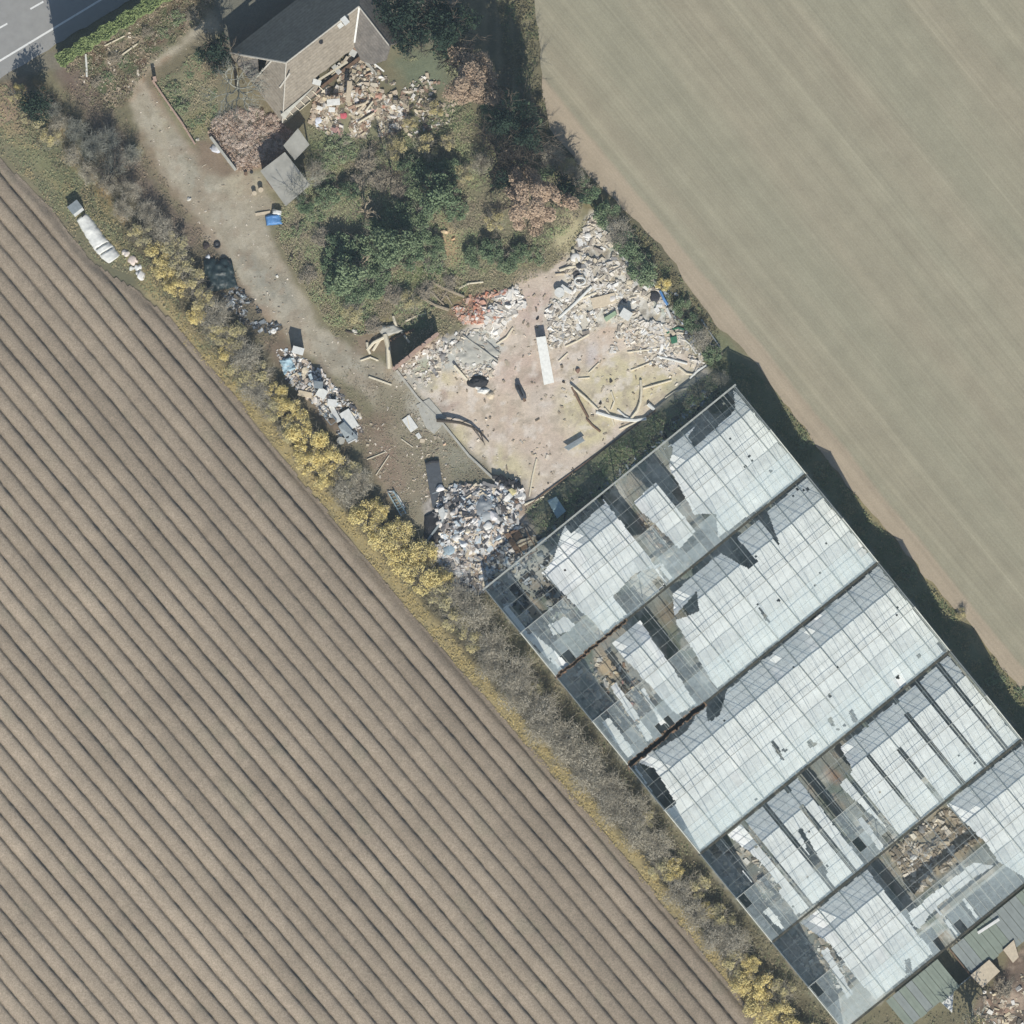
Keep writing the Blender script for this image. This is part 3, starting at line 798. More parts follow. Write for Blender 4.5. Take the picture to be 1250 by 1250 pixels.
NP = 36
gh = empty('greenhouse', GP(0, 0, 0))
tag(gh, 'long derelict multi-bay glasshouse with white cloth under its broken glass roof', 'greenhouse')
kids = []
SECT = 34.0
for b in range(5):
    q0 = b * GQ; qm = q0 + GQ / 2; q1 = q0 + GQ
    rr = random.Random(40 + b)
    for side in (0, 1):
        cells = {}; bars = MB()
        rows = 4
        for i in range(NP):
            a0 = GA * i / NP; a1 = GA * (i + 1) / NP
            for r in range(rows):
                if side == 0: qa, qb = q0 + GQ / 2 * r / rows, q0 + GQ / 2 * (r + 1) / rows
                else: qa, qb = qm + GQ / 2 * r / rows, qm + GQ / 2 * (r + 1) / rows
                cx, cy = G((a0 + a1) / 2, (qa + qb) / 2)
                lost = inside(cx, cy, LOST_NW if side == 0 else LOST_SE) or rr.random() < 0.004
                if lost and rr.random() < 0.93: continue
                dz = 0.02 * (rr.random() - 0.5)
                za = HE + (HR - HE) * ((qa - q0) / (GQ / 2) if side == 0 else (q1 - qa) / (GQ / 2))
                zb = HE + (HR - HE) * ((qb - q0) / (GQ / 2) if side == 0 else (q1 - qb) / (GQ / 2))
                chalk = 0.0
                if side == 1 and r >= 2:
                    chalk = 0.17 + 0.2 * (float(vn(cx, cy, 40, 3)) - 0.5)
                    if b in (3,): chalk *= 0.6
                if not inside(cx, cy, CLOTH[b]) and side == 1: chalk += 0.12
                elif side == 0 and i < 7 and not inside(cx, cy, CLOTH[b]): chalk += 0.02
                chalk += 0.008 * (rr.random() - 0.5)
                if rr.random() < 0.008: chalk += 0.15
                cells[(i, r)] = ([GP(a0, qa, za + dz), GP(a1, qa, za + dz), GP(a1, qb, zb), GP(a0, qb, zb)], (max(-0.15, chalk),) * 3)
            # glazing bar beside this column of panes
            za, zb = (HE, HR) if side == 0 else (HR, HE)
            qa, qb = (q0, qm) if side == 0 else (qm, q1)
            bars.bar(GP(a0, qa, za + 0.03), GP(a0, qb, zb + 0.03), 0.02, 0.02)
        for r in range(1, rows):       # purlins
            qq = (q0 if side == 0 else qm) + GQ / 2 * r / rows
            zz = roof_z(qq) - 0.06
            bars.bar(GP(0, qq, zz), GP(GA, qq, zz), 0.03, 0.03)
        while cells:                   # each unbroken stretch of glass is its own part
            todo = [next(iter(cells))]; mb = MB()
            while todo:
                c_ = todo.pop()
                if c_ not in cells: continue
                v_, k_ = cells.pop(c_); mb.add(v_, [(0, 1, 2, 3)], k_)
                todo += [(c_[0] + 1, c_[1]), (c_[0] - 1, c_[1]), (c_[0], c_[1] + 1), (c_[0], c_[1] - 1)]
            kids.append(mb.build('glass_roof', M['glass'], gh))
        kids.append(bars.build('glazing_bars', M['alu'], gh))
    # shade cloth on a flat plane just under the gutters, sagging a little between the trusses
    st = 1.3
    na, nq = int(GA / st), int((GQ - 3) / st)
    A_, Q_ = np.meshgrid(np.arange(na + 1) * st, q0 + 1.5 + np.arange(nq + 1) * st)
    cxp, cyp = GO[0] + A_ * EA[0] + Q_ * EQ[0], GO[1] + A_ * EA[1] + Q_ * EQ[1]
    jit = 3.2 * (fbm(cxp, cyp, 12, 2) - 0.5)
    d = np.full(A_.shape, 1e9)
    for p in CLOTH[b]: d = np.minimum(d, sdf(cxp, cyp, p))
    keep = (d + jit) < 0
    for p in HOLES[b]: keep &= (sdf(cxp, cyp, p) + jit * 0.6) > 0
    m_ = np.abs(((A_ + (0 if b != 3 else 4)) / SECT) % 1.0)
    gapw = {0: 0.0, 1: 0.0, 2: 0.0, 3: 0.075, 4: 0.0}[b]
    gapn = vn(A_ * 0 + np.round(A_ / SECT) * 31, Q_, 60, 3)
    keep &= ~((np.minimum(m_, 1 - m_) < gapw) & (gapn > 0.32))
    keep &= fbm(cxp, cyp, 9, 5) < 0.87
    Zs = HE - 0.12 - 0.04 * np.abs(np.sin(np.pi * A_ / SECT)) + 0.025 * (fbm(cxp, cyp, 14, 6) - 0.5)
    idx = np.arange(A_.size).reshape(A_.shape)
    kf = keep[:-1, :-1] & keep[1:, :-1] & keep[1:, 1:] & keep[:-1, 1:]
    fa = np.stack([idx[:-1, :-1], idx[:-1, 1:], idx[1:, 1:], idx[1:, :-1]], -1)[kf]
    used = np.unique(fa); rm = np.full(A_.size, -1); rm[used] = np.arange(len(used))
    co = np.stack([X(cxp), Y(cyp), Zs], -1).reshape(-1, 3)[used]
    me = bpy.data.meshes.new('shade_cloth')
    me.from_pydata(co.tolist(), [], rm[fa].tolist()); me.update(); me.materials.append(M['screen'])
    me.polygons.foreach_set('use_smooth', [True] * len(me.polygons))
    o = bpy.data.objects.new('shade_cloth', me); COL.objects.link(o); o.parent = gh; kids.append(o)
    # ridge and trusses
    rb = MB().bar(GP(-2, qm, HR + 0.06), GP(GA + 2, qm, HR + 0.06), 0.07, 0.08)
    kids.append(rb.build('ridge_bar', M['alu'], gh))
    for k in range(13):
        a = min(max(k * SECT - (4 if b == 3 else 0), 1.0), GA - 1)
        t = MB()
        t.bar(GP(a, q0 + 1, HE - 0.05), GP(a, qm, HR - 0.10), 0.018, 0.05); t.bar(GP(a, qm, HR - 0.10), GP(a, q1 - 1, HE - 0.05), 0.018, 0.05)
        t.bar(GP(a, q0 + 1, HE - 0.02), GP(a, q1 - 1, HE - 0.02), 0.06, 0.05)
        t.bar(GP(a, q0 + 2, 0), GP(a, q0 + 2, HE), 0.09, 0.09)
        kids.append(t.build('truss', M['alu'], gh))
    # gable walls at both ends
    for a, nm in ((0, 'end_wall'), (GA, 'end_wall')):
        e = MB()
        for (qa, za, qb, zb) in ((q0, HE, qm, HR), (qm, HR, q1, HE)):
            v = [GP(a, qa, 0.0), GP(a, qb, 0.0), GP(a, qb, zb - 0.02), GP(a, qa, za - 0.02)]
            v += [GP(a + 0.4, qa, 0.0), GP(a + 0.4, qb, 0.0), GP(a + 0.4, qb, zb - 0.02), GP(a + 0.4, qa, za - 0.02)]
            e.add(v, [(0, 1, 2, 3), (7, 6, 5, 4), (3, 2, 6, 7), (0, 4, 5, 1)])
        kids.append(e.build(nm, M['chalk'], gh))
        fr = MB(); sgn = -1 if a == 0 else 1
        aa = a + (0.4 if a else 0) + sgn * 0.5
        fr.bar(GP(aa, q0, HE + 0.05), GP(aa, qm, HR + 0.05), 0.08, 0.09); fr.bar(GP(aa, qm, HR + 0.05), GP(aa, q1, HE + 0.05), 0.08, 0.09)
        for k in range(1, 8):
            qq = q0 + GQ * k / 8; fr.bar(GP(aa, qq, 0.0), GP(aa, qq, roof_z(qq)), 0.05, 0.05)
        kids.append(fr.build('end_frame', M['alu'], gh))
# gutters
for k in range(6):
    q = k * GQ
    g = MB()
    wd = 0.16 if k == 0 else 0.19
    rgt = random.Random(k)
    for i in range(40):
        a0, a1 = -3 + (GA + 6) * i / 40, -3 + (GA + 6) * (i + 1) / 40
        g.bar(GP(a0, q, HE + 0.06), GP(a1, q, HE + 0.06), wd, 0.10)
    kids.append(g.build('gutter', M['alu'] if k == 0 else M['gutter'], gh))
    if k in (1, 2):
        # rotting leaf litter lying in the western end of the gutter
        mo = MB(); n = 70
        length = {1: 110, 2: 120}[k]
        for i in range(n):
            a = length * i / n; wdt = 0.2 + 0.30 * rgt.random() * (1 if k == 2 else 0.55) + (0.25 if k == 2 else 0.0)
            mo.box(GP(a, q + rgt.uniform(-1.5, 1.5), HE + 0.12), 0.32, wdt * .8, 0.04, math.atan2(0.6306, 0.7761) + rgt.uniform(-.4, .4))
        kids.append(mo.build('gutter_litter', M['moss'], gh))
sw = MB()
v = [GP(0, 0.2, 0), GP(GA, 0.2, 0), GP(GA, 0.2, HE - 0.01), GP(0, 0.2, HE - 0.01), GP(0, 0.8, 0), GP(GA, 0.8, 0), GP(GA, 0.8, HE - 0.01), GP(0, 0.8, HE - 0.01)]
sw.add(v, [(0, 1, 2, 3), (7, 6, 5, 4), (3, 2, 6, 7)])
kids.append(sw.build('side_wall', M['glass'], gh))
local(gh, kids)

# lower green-grey lean-to roofs past the last gutter
lean = empty('lean_to_shed', GP(100, 5 * GQ, 0))
tag(lean, 'low lean-to shed with grey-green sheet roof against the last glasshouse bay', 'shed')
kids = []
M['sheet1'] = plain('greenish_sheet', L(124, 134, 122), 0.7, 0.14, 1.2)
M['sheet2'] = plain('greyblue_sheet', L(130, 137, 134), 0.7, 0.14, 1.2)
rr = random.Random(3)
a = 62.0
while a < 300:
    wdt = 10.2
    if not (136 < a < 156):
        q0, q1 = 5 * GQ + 4, 5 * GQ + 47 + rr.uniform(-2, 2)
        if a > 210: q1 += 6
        pan = MB(); n = 4
        for j in range(n):
            b0, b1 = a + (wdt - 0.5) * j / n, a + (wdt - 0.5) * (j + 1) / n
            dz = 0.03 * (j % 2)
            pan.prism([GP(b0, q0, 2.55 + dz), GP(b1, q0, 2.55 + dz), GP(b1, q1, 1.9 + dz), GP(b0, q1, 1.9 + dz)], 0.02)
        kids.append(pan.build('roof_sheet', M['sheet1'] if rr.random() < 0.6 else M['sheet2'], lean))
    a += wdt
fw = MB(); fw.bar(GP(62, 5 * GQ + 46, 0.9), GP(300, 5 * GQ + 46, 0.9), 0.1, 1.8)
kids.append(fw.build('wall', M['sheet2'], lean))
for k in range(8):
    pb = MB().bar(GP(66 + k * 32, 5 * GQ + 3, 2.38), GP(66 + k * 32, 5 * GQ + 44, 1.76), 0.1, 0.12)
    kids.append(pb.build('rafter', M['brownwood'], lean))
local(lean, kids)

# ------------------------------------------------------------------ ruined house
RD = Vector((0.790, -0.613)); PD = Vector((0.613, 0.790))        # along the ridge, and down the sunny slope (photo axes)
R1 = Vector((350, 78)); HWD = 54.0; EAVE = 2.6; RID = EAVE + HWD * S
RLEN = 115.0


def HP(r, p, z):
    q = R1 + RD * r + PD * p
    return Vector((X(q.x), Y(q.y), z))


def zs(p): return RID - abs(p) * S
house = empty('ruined_house', HP(30, 0, 0))
tag(house, 'derelict brick bungalow with hipped tiled roof broken open above the rubbish', 'house')
kids = []
M['tile'] = two_tone('taupe_tiles', L(143, 134, 121), L(155, 146, 132), 0.45)
M['tiledark'] = two_tone('stained_tiles', L(116, 111, 105), L(142, 135, 127), 0.7)
M['ridge'] = plain('mortar_ridge', L(196, 190, 178), 0.9, 0.2, 5)
for mk in ('tile', 'tiledark'):
    nt = M[mk].node_tree; b = nt.nodes['Principled BSDF']; ln_ = b.inputs['Base Color'].links[0].from_socket
    gg = N(nt, 'ShaderNodeNewGeometry'); sp = N(nt, 'ShaderNodeSeparateXYZ'); nt.links.new(gg.outputs['Position'], sp.inputs[0])
    mm = N(nt, 'ShaderNodeMath', operation='FRACT'); ml = N(nt, 'ShaderNodeMath', operation='MULTIPLY'); ml.inputs[1].default_value = 1 / 0.23
    nt.links.new(sp.outputs['Z'], ml.inputs[0]); nt.links.new(ml.outputs[0], mm.inputs[0])
    nt.links.new(scale_col(nt, ln_, rng_map(nt, mm.outputs[0], 0, 1, 0.86, 1.08)), b.inputs['Base Color'])
    bump(nt, b, mm.outputs[0], 0.5, 0.04)
def slope(name, pts, mat, th=0.14):
    kids.append(MB().prism([HP(r, p, z) for r, p, z in pts], th).build(name, mat, house))
    return kids[-1]
# sunny slope, cut back along the torn edge r 17..82
cut = [(17, 36), (24, 35.4), (33, 36.6), (42, 35.5), (52, 36.2), (61, 35.2), (70, 36.4), (80, 35.0)]
sunny = [(0, 0), (RLEN - 3, 0), (RLEN - 3 - 10, 10), (81, 33)] + cut[::-1] + [(17, 44), (10, 47), (2, 53), (-48, 54)]
sunny = [(0, 0), (RLEN - 3, 0)] + [(RLEN - 3 - 33, 33)] + cut[::-1] + [(16, 45), (8, 49), (-2, 52), (-48, 54)]
sr = slope('roof', [(r, p, zs(p)) for r, p in sunny], M['tile'])
# dark slope away from the sun
slope('roof', [(0, 0, RID), (RLEN - 3, 0, RID), (RLEN + 51, -54, EAVE), (-48, -54, EAVE)], M['tile'])
# hip at the road end, with a hole
def hipz(r): return RID + r * S * (HWD / 48.0)
hip_out = [(0, 0), (-48, -54), (-48, 54)]
hr = -48
slope('roof', [(0, 0, RID), (-48, -54, EAVE), (-48, -38, EAVE), (-24, -26, hipz(-24)), (-17, -17.5, hipz(-17))], M['tile'])
slope('roof', [(0, 0, RID), (-17, -17, hipz(-17)), (-30, -8, hipz(-30)), (-48, -14, EAVE), (-48, 54, EAVE)], M['tile'])
slope('roof', [(-25, -26, hipz(-25)), (-48, -37.6, EAVE), (-48, -14.4, EAVE), (-36, -10, hipz(-36))], M['tiledark'])
# wing running to the south-east; its ridge starts at r=112
WR = RLEN - 3
slope('roof', [(WR, 0.3, RID), (WR, 62, RID), (WR - 14, 72, RID - 14 * S), (WR - 30, 66, RID - 30 * S), (WR - 38, 54, RID - 38 * S), (WR - 34, 34.3, RID - 34 * S)], M['tiledark'])
slope('roof', [(WR + 0.2, 0.3, RID), (WR + 0.2, 60, RID), (WR + 14, 66, RID - 14 * S), (WR + 26, 40, RID - 26 * S), (WR + 40, -20, RID - 40 * S), (WR + 54, -54, EAVE)], M['tiledark'])
def ridge_line(a, b, wd=0.16):
    kids.append(MB().tube([a, b], wd / 2, 6).build('ridge_tile', M['ridge'], house))
ridge_line(HP(0, 0, RID + 0.03), HP(WR, 0, RID + 0.03)); ridge_line(HP(0, 0, RID + 0.03), HP(-48, 54, EAVE + 0.03), 0.12); ridge_line(HP(0, 0, RID + 0.03), HP(-48, -54, EAVE + 0.03), 0.2)
kids.append(MB().bar(HP(WR, 1, RID + 0.02), HP(WR - 31, 31, RID - 31 * S + 0.05), 0.16, 0.08).build('valley_flashing', M['white'], house))
ridge_line(HP(WR, 0, RID + 0.03), HP(WR, 60, RID + 0.03), 0.14)
# walls
def wall(a, b, h0, h1, mat=M['brick'], t=0.3):
    A, B = HP(a[0], a[1], 0), HP(b[0], b[1], 0)
    A.z = B.z = (h0 + h1) / 2
    kids.append(MB().bar(A, B, t, h1 - h0).build('wall', mat, house))
wall((-44, 50), (14, 50), 0, 2.3, M['pinkbrick']); wall((14.5, 49), (75, 49), 0, 0.7, M['brownwood']); wall((-44, -50), (-44, 49), 0, 2.35); wall((-43, -50), (160, -50), 0, 2.35); wall((162, -50), (162, 54), 0, 2.3); wall((78, 52), (78, 78), 0, 0.5, M['concrete'])
# torn lower roof: bare battens and pale felt left on the eave
for i in range(7):
    r = 14 - i * 9.5
    kids.append(MB().bar(HP(r, 46, zs(46) + 0.12), HP(r + 1, 54, zs(54) + 0.1), 0.07, 0.05).build('batten', M['wood'], house))
slope('roof_felt', [(12, 43, zs(43) + 0.2), (-30, 49, zs(49) + 0.2), (-44, 52.5, zs(52.5) + 0.2), (-44, 45, zs(45) + 0.2), (-20, 44.5, zs(44.5) + 0.2)], M['concrete'], 0.02)
kids.append(MB().bar(HP(-48, 55, EAVE), HP(24, 52, EAVE + .1), 0.16, 0.12).build('gutter', M['gutter'], house))
kids.append(MB().bar(HP(17, 40, EAVE + .2), HP(60, 44, EAVE - .4), 0.2, 0.12).build('rafter', M['wood'], house))
kids.append(MB().bar(HP(12, 37, zs(37) + .15), HP(18, 45, zs(45) + .15), 0.5, 0.05).build('bargeboard', M['white'], house))
kids.append(MB().bar(HP(78, 40, 2.6), HP(88, 80, 0.9), 0.14, 0.14).build('fallen_rafter', M['white'], house))
# skylight bars on the hip
kids.append(MB().bar(HP(-12, -13, hipz(-12) + .1), HP(-38, -9, hipz(-38) + .1), 0.14, 0.06).build('fascia_strip', M['ridge'], house))
kids.append(MB().bar(HP(-4, 13, hipz(-4) - .02), HP(-25, 19, hipz(-25) + .1), 0.14, 0.06).build('fascia_strip', M['ridge'], house))
kids.append(MB().box(HP(88, 3.5, zs(3.5) + 0.35), 0.55, 0.75, 0.9, math.atan2(0.613, 0.79)).build('chimney', M['white'], house))
kids.append(MB().box(HP(80, 4.5, zs(4.5) + 0.14), 0.5, 0.45, 0.12, math.atan2(0.613, 0.79)).build('flashing', M['white'], house))
hole_stub = MB().tube([HP(49, 6, zs(6) - .05), HP(49, 6, zs(6) + .22)], 0.2, 10)
kids.append(hole_stub.build('roof_hole_stub', M['black'], house))  # black stub stands in for a small dark hole in the roof
local(house, kids)

M['shedroof'] = plain('grey_felt_roof', L(164, 162, 153), 0.9, 0.22, 0.9)
# pale porch roof below the house and the grey flat-roofed shed
po = empty('porch', P(362, 172)); kids = []
kids.append(MB().prism([P(346, 178, 1.9), P(364, 157, 2.1), P(378, 177, 2.1), P(360, 196, 1.9)], 0.12).build('roof', M['shedroof'], po))
for x, y in ((348, 178), (364, 160), (376, 177), (360, 193)): kids.append(MB().bar(P(x, y, 0), P(x + .1, y, 1.85), 0.12, 0.12).build('post', M['brownwood'], po))
local(po, kids); tag(po, 'small grey porch roof sagging below the corner of the ruined house', 'porch')
sh = empty('garden_shed', P(348, 218)); kids = []
kids.append(MB().prism([P(318, 209, 2.25), P(348, 186, 2.35), P(379, 226, 2.35), P(349, 252, 2.25)], 0.1).build('roof', M['shedroof'], sh))
bxw = MB()
for (p, q) in (((321, 210), (349, 248)), ((349, 248), (375, 226)), ((375, 226), (348, 190)), ((348, 190), (321, 210))):
    bxw.bar(P(*p, 1.07), P(*q, 1.07), 0.12, 2.1)
kids.append(bxw.build('wall', M['concrete'], sh)); kids.append(MB().box(P(330, 226, 1.0), 0.12, 0.85, 1.95, math.radians(38)).build('door', M['brownwood'], sh))
local(sh, kids); tag(sh, 'flat grey roofed shed between the drive and the overgrown garden', 'shed')

# ------------------------------------------------------------------ walls in the plot
def small_wall(name, pts, t, h, mat, label, cat='wall', gap=None):
    mb = MB()
    for i in range(len(pts) - 1):
        p, q = pts[i], pts[i + 1]
        mb.bar(P(*p, h / 2), P(*q, h / 2), t, h)
    o = mb.build(name, mat); tag(o, label, cat); return o
small_wall('garden_wall', [(186, 98), (203, 123), (222, 150), (238, 176)], 0.16, 0.32, M['pinkbrick'], 'low brick garden wall between the drive and the green garden bed')
small_wall('terrace_wall', [(257, 167), (272, 187), (288, 208)], 0.25, 0.7, M['concrete'], 'low pale retaining wall edging the dry beige shrubs')
small_wall('gate_pillar', [(187, 97), (191, 96)], 0.45, 1.1, M['pinkbrick'], 'short brick gate pillar at the end of the garden wall', 'pillar')
rw = MB()
prs = [(481, 450), (490, 443), (499, 436), (508, 428), (517, 421), (526, 414), (534, 408)]
for i in range(len(prs) - 1):
    h = 1.9 + 0.5 * math.sin(i * 2.1); rw.bar(P(*prs[i], h / 2), P(*prs[i + 1], h / 2), 0.36, h)
for i in range(14):
    t = i / 13; rw.box(P(481 + 53 * t, 450 - 42 * t, 2.2 + 0.2 * math.sin(i * 3)), 0.26, 0.3, 0.16, R.random() * 3)
tag(rw.build('ruined_wall', M['pinkbrick']), 'ruined brick wall standing at the edge of the sandy pad beside its dark shadow', 'wall')
pl_ = MB()
for (p, q) in (((484, 452), (510, 486)), ((510, 486), (538, 514)), ((538, 514), (572, 556)), ((572, 556), (606, 588))): pl_.bar(P(*p, 0.05), P(*q, 0.05), 0.2, 0.2)
tag(pl_.build('foundation_wall', M['concrete']), 'low concrete foundation strip along the west edge of the sandy pad', 'wall')
pl_ = MB()
for (p, q) in (((645, 617), (690, 583)), ((690, 583), (742, 545)), ((742, 545), (800, 501))): pl_.bar(P(*p, 0.05), P(*q, 0.05), 0.1, 0.14)
tag(pl_.build('concrete_kerb', M['brownwood']), 'low edging board between the sandy pad and the glasshouse strip', 'kerb')

# ------------------------------------------------------------------ vegetation kits
def leaves(rg, n, clumps, size, up=0.4, flat=1.0):
    """leaf sized quads gathered in clumps: list of (centre, radius)"""
    mb = MB(); ws = [c[1] ** 2 for c in clumps]
    for _ in range(n):
        c, r = rg.choices(clumps, ws)[0]
        d = Vector((rg.gauss(0, 1), rg.gauss(0, 1), rg.gauss(0, 1) * flat)).normalized() * r * (rg.random() ** 0.45)
        p = c + Vector((d.x, d.y, d.z * flat))
        nn = (Vector((rg.gauss(0, 1), rg.gauss(0, 1), rg.gauss(0, 1))).normalized() + d.normalized() * 0.7 + Vector((0, 0, up))).normalized()
        t = nn.cross(Vector((rg.random() - .5, rg.random() - .5, rg.random() - .5))).normalized(); u = nn.cross(t)
        s = size * rg.uniform(0.6, 1.4)
        mb.add([p - t * s, p + u * s * 0.55, p + t * s, p - u * s * 0.55], [(0, 1, 2, 3)])
    return mb


def twigs(rg, mb, base, height, spread, n, thick, upb=0.9, sub=3):
    for _ in range(n):
        a = rg.random() * 6.283; k = spread * rg.uniform(0.25, 1.0)
        h = height * rg.uniform(0.55, 1.0)
        p0 = base + Vector((math.cos(a) * spread * 0.15 * rg.random(), math.sin(a) * spread * 0.15 * rg.random(), 0))
        p1 = p0 + Vector((math.cos(a) * k * 0.45, math.sin(a) * k * 0.45, h * 0.6))
        p2 = p0 + Vector((math.cos(a + rg.gauss(0, .2)) * k, math.sin(a + rg.gauss(0, .2)) * k, h))
        mb.tube([p0, p1, p2], [thick, thick * 0.7, thick * 0.25], 3, False)
        for _ in range(sub):
            t = rg.uniform(0.3, 1.0); q = p0.lerp(p1, t * 2) if t < 0.5 else p1.lerp(p2, t * 2 - 1)
            d = Vector((rg.gauss(0, 1), rg.gauss(0, 1), abs(rg.gauss(0, .6)) + .1)).normalized() * spread * rg.uniform(0.25, 0.55)
            mb.tube([q, q + d * 0.5 + Vector((0, 0, .04)), q + d], [thick * 0.5, thick * 0.4, thick * 0.2], 3, False)


M['lf_yellow'] = two_tone('yellow_blossom', (0.88, 0.73, 0.30, 1), (0.66, 0.57, 0.28, 1), 1.3, coord='World', rnd=0.25)
M['lf_olive'] = two_tone('olive_leaf', (0.60, 0.51, 0.24, 1), (0.38, 0.35, 0.21, 1), 1.0, rnd=0.3)
M['lf_green'] = two_tone('green_leaf', (0.228, 0.300, 0.156, 1), (0.324, 0.372, 0.216, 1), 1.2, rnd=0.3)
M['lf_hedge'] = two_tone('clipped_hedge_leaf', (0.30, 0.36, 0.15, 1), (0.22, 0.28, 0.12, 1), 1.0)
M['lf_ever'] = two_tone('evergreen_leaf', (0.15, 0.215, 0.12, 1), (0.235, 0.295, 0.165, 1), 0.8, rnd=0.3)
M['lf_dark'] = two_tone('dark_conifer', (0.025, 0.045, 0.032, 1), (0.045, 0.07, 0.045, 1), 0.8, rnd=0.2)
M['lf_copper'] = two_tone('copper_leaf', (0.526, 0.392, 0.280, 1), (0.426, 0.325, 0.230, 1), 0.9, rnd=0.3)
M['lf_dry'] = two_tone('dry_leaf', (0.80, 0.67, 0.56, 1), (0.58, 0.48, 0.40, 1), 1.4, rnd=0.3)
M['lf_brown'] = two_tone('brown_bramble', (0.351, 0.299, 0.227, 1), (0.260, 0.234, 0.182, 1), 1.4, rnd=0.3)
M['lf_bare'] = two_tone('budding_twig', (0.525, 0.481, 0.375, 1), (0.388, 0.362, 0.300, 1), 1.4, rnd=0.4)


def ball_clumps(rg, n, rx, h, r0=0.5, z0=0.35):
    out = []
    for _ in range(n):
        a = rg.random() * 6.283; k = math.sqrt(rg.random())
        z = h * (z0 + (1 - z0) * rg.random() * math.sqrt(max(0.05, 1 - (k * .9) ** 2)))
        out.append((Vector((math.cos(a) * k * rx, math.sin(a) * k * rx, z)), r0 * rg.uniform(0.6, 1.2)))
    return out


PROTO = {}
def shrub_proto(kind, i, name, leafmat, nleaf, lsize, rx, h, twig='twig', ntw=30, clumps=12, cr=0.55, tsub=3, thick=0.018, flat=0.8, z0=0.35):
    rg = random.Random(hash((len(kind), i, nleaf)) % 9999)
    o = empty(name)
    mb = MB(); twigs(rg, mb, Vector((0, 0, 0)), h, rx * 1.05, ntw, thick, sub=tsub); mb.build('stems', M[twig], o)
    if nleaf: leaves(rg, nleaf, ball_clumps(rg, clumps, rx * 0.8, h, cr, z0), lsize, up=2.2 if kind in ('dry', 'brown', 'olive') else 0.6, flat=flat).build('foliage', M[leafmat], o)
    PROTO.setdefault(kind, []).append(o)


for i in range(3):
    shrub_proto('yellow', i, 'flowering_shrub', 'lf_yellow', 3000, 0.07, 1.6, 2.3, clumps=34, cr=0.42)
    shrub_proto('olive', i, 'hedge_shrub', 'lf_olive', 900, 0.09, 1.6, 2.4, clumps=16, cr=0.5, ntw=60, tsub=5)
    shrub_proto('bare', i, 'bare_shrub', 'lf_bare', 1300, 0.055, 1.7, 2.7, ntw=90, tsub=7, clumps=22, cr=0.6, thick=0.017)
    shrub_proto('green', i, 'evergreen_shrub', 'lf_ever', 3000, 0.095, 1.7, 1.9, clumps=30, cr=0.5)
    shrub_proto('leafy', i, 'garden_shrub', 'lf_green', 1700, 0.085, 1.7, 0.65, clumps=34, cr=0.30)
    shrub_proto('dry', i, 'dry_shrub', 'lf_dry', 2600, 0.06, 1.7, 0.55, clumps=44, cr=0.26, ntw=40)
    shrub_proto('brown', i, 'bramble', 'lf_brown', 900, 0.09, 1.4, 1.0, clumps=14, cr=0.45, ntw=70, tsub=4)
    shrub_proto('grey', i, 'grey_shrub', 'lf_bare', 0, 0.06, 1.7, 3.0, twig='twigdark', ntw=150, tsub=6, thick=0.02)
for v in PROTO.values():
    for o in v: o.location = (0, 0, -900)
FIRST = {}


def shrub(kind, px, py, sc, label, cat='shrub', group=None, sz=1.0):
    i = R.randrange(3); pr = PROTO[kind][i]
    if (kind, i) not in FIRST: FIRST[(kind, i)] = 1; o = pr
    else: o = copy_tree(pr)
    o.location = P(px, py, -0.05); o.rotation_euler = (0, 0, R.random() * 6.28)
    s = sc * R.uniform(0.92, 1.08); o.scale = (s, s * R.uniform(0.88, 1.12), sc * sz)
    if 'label' in o: del o['label']
    tag(o, label, cat, group)
    return o


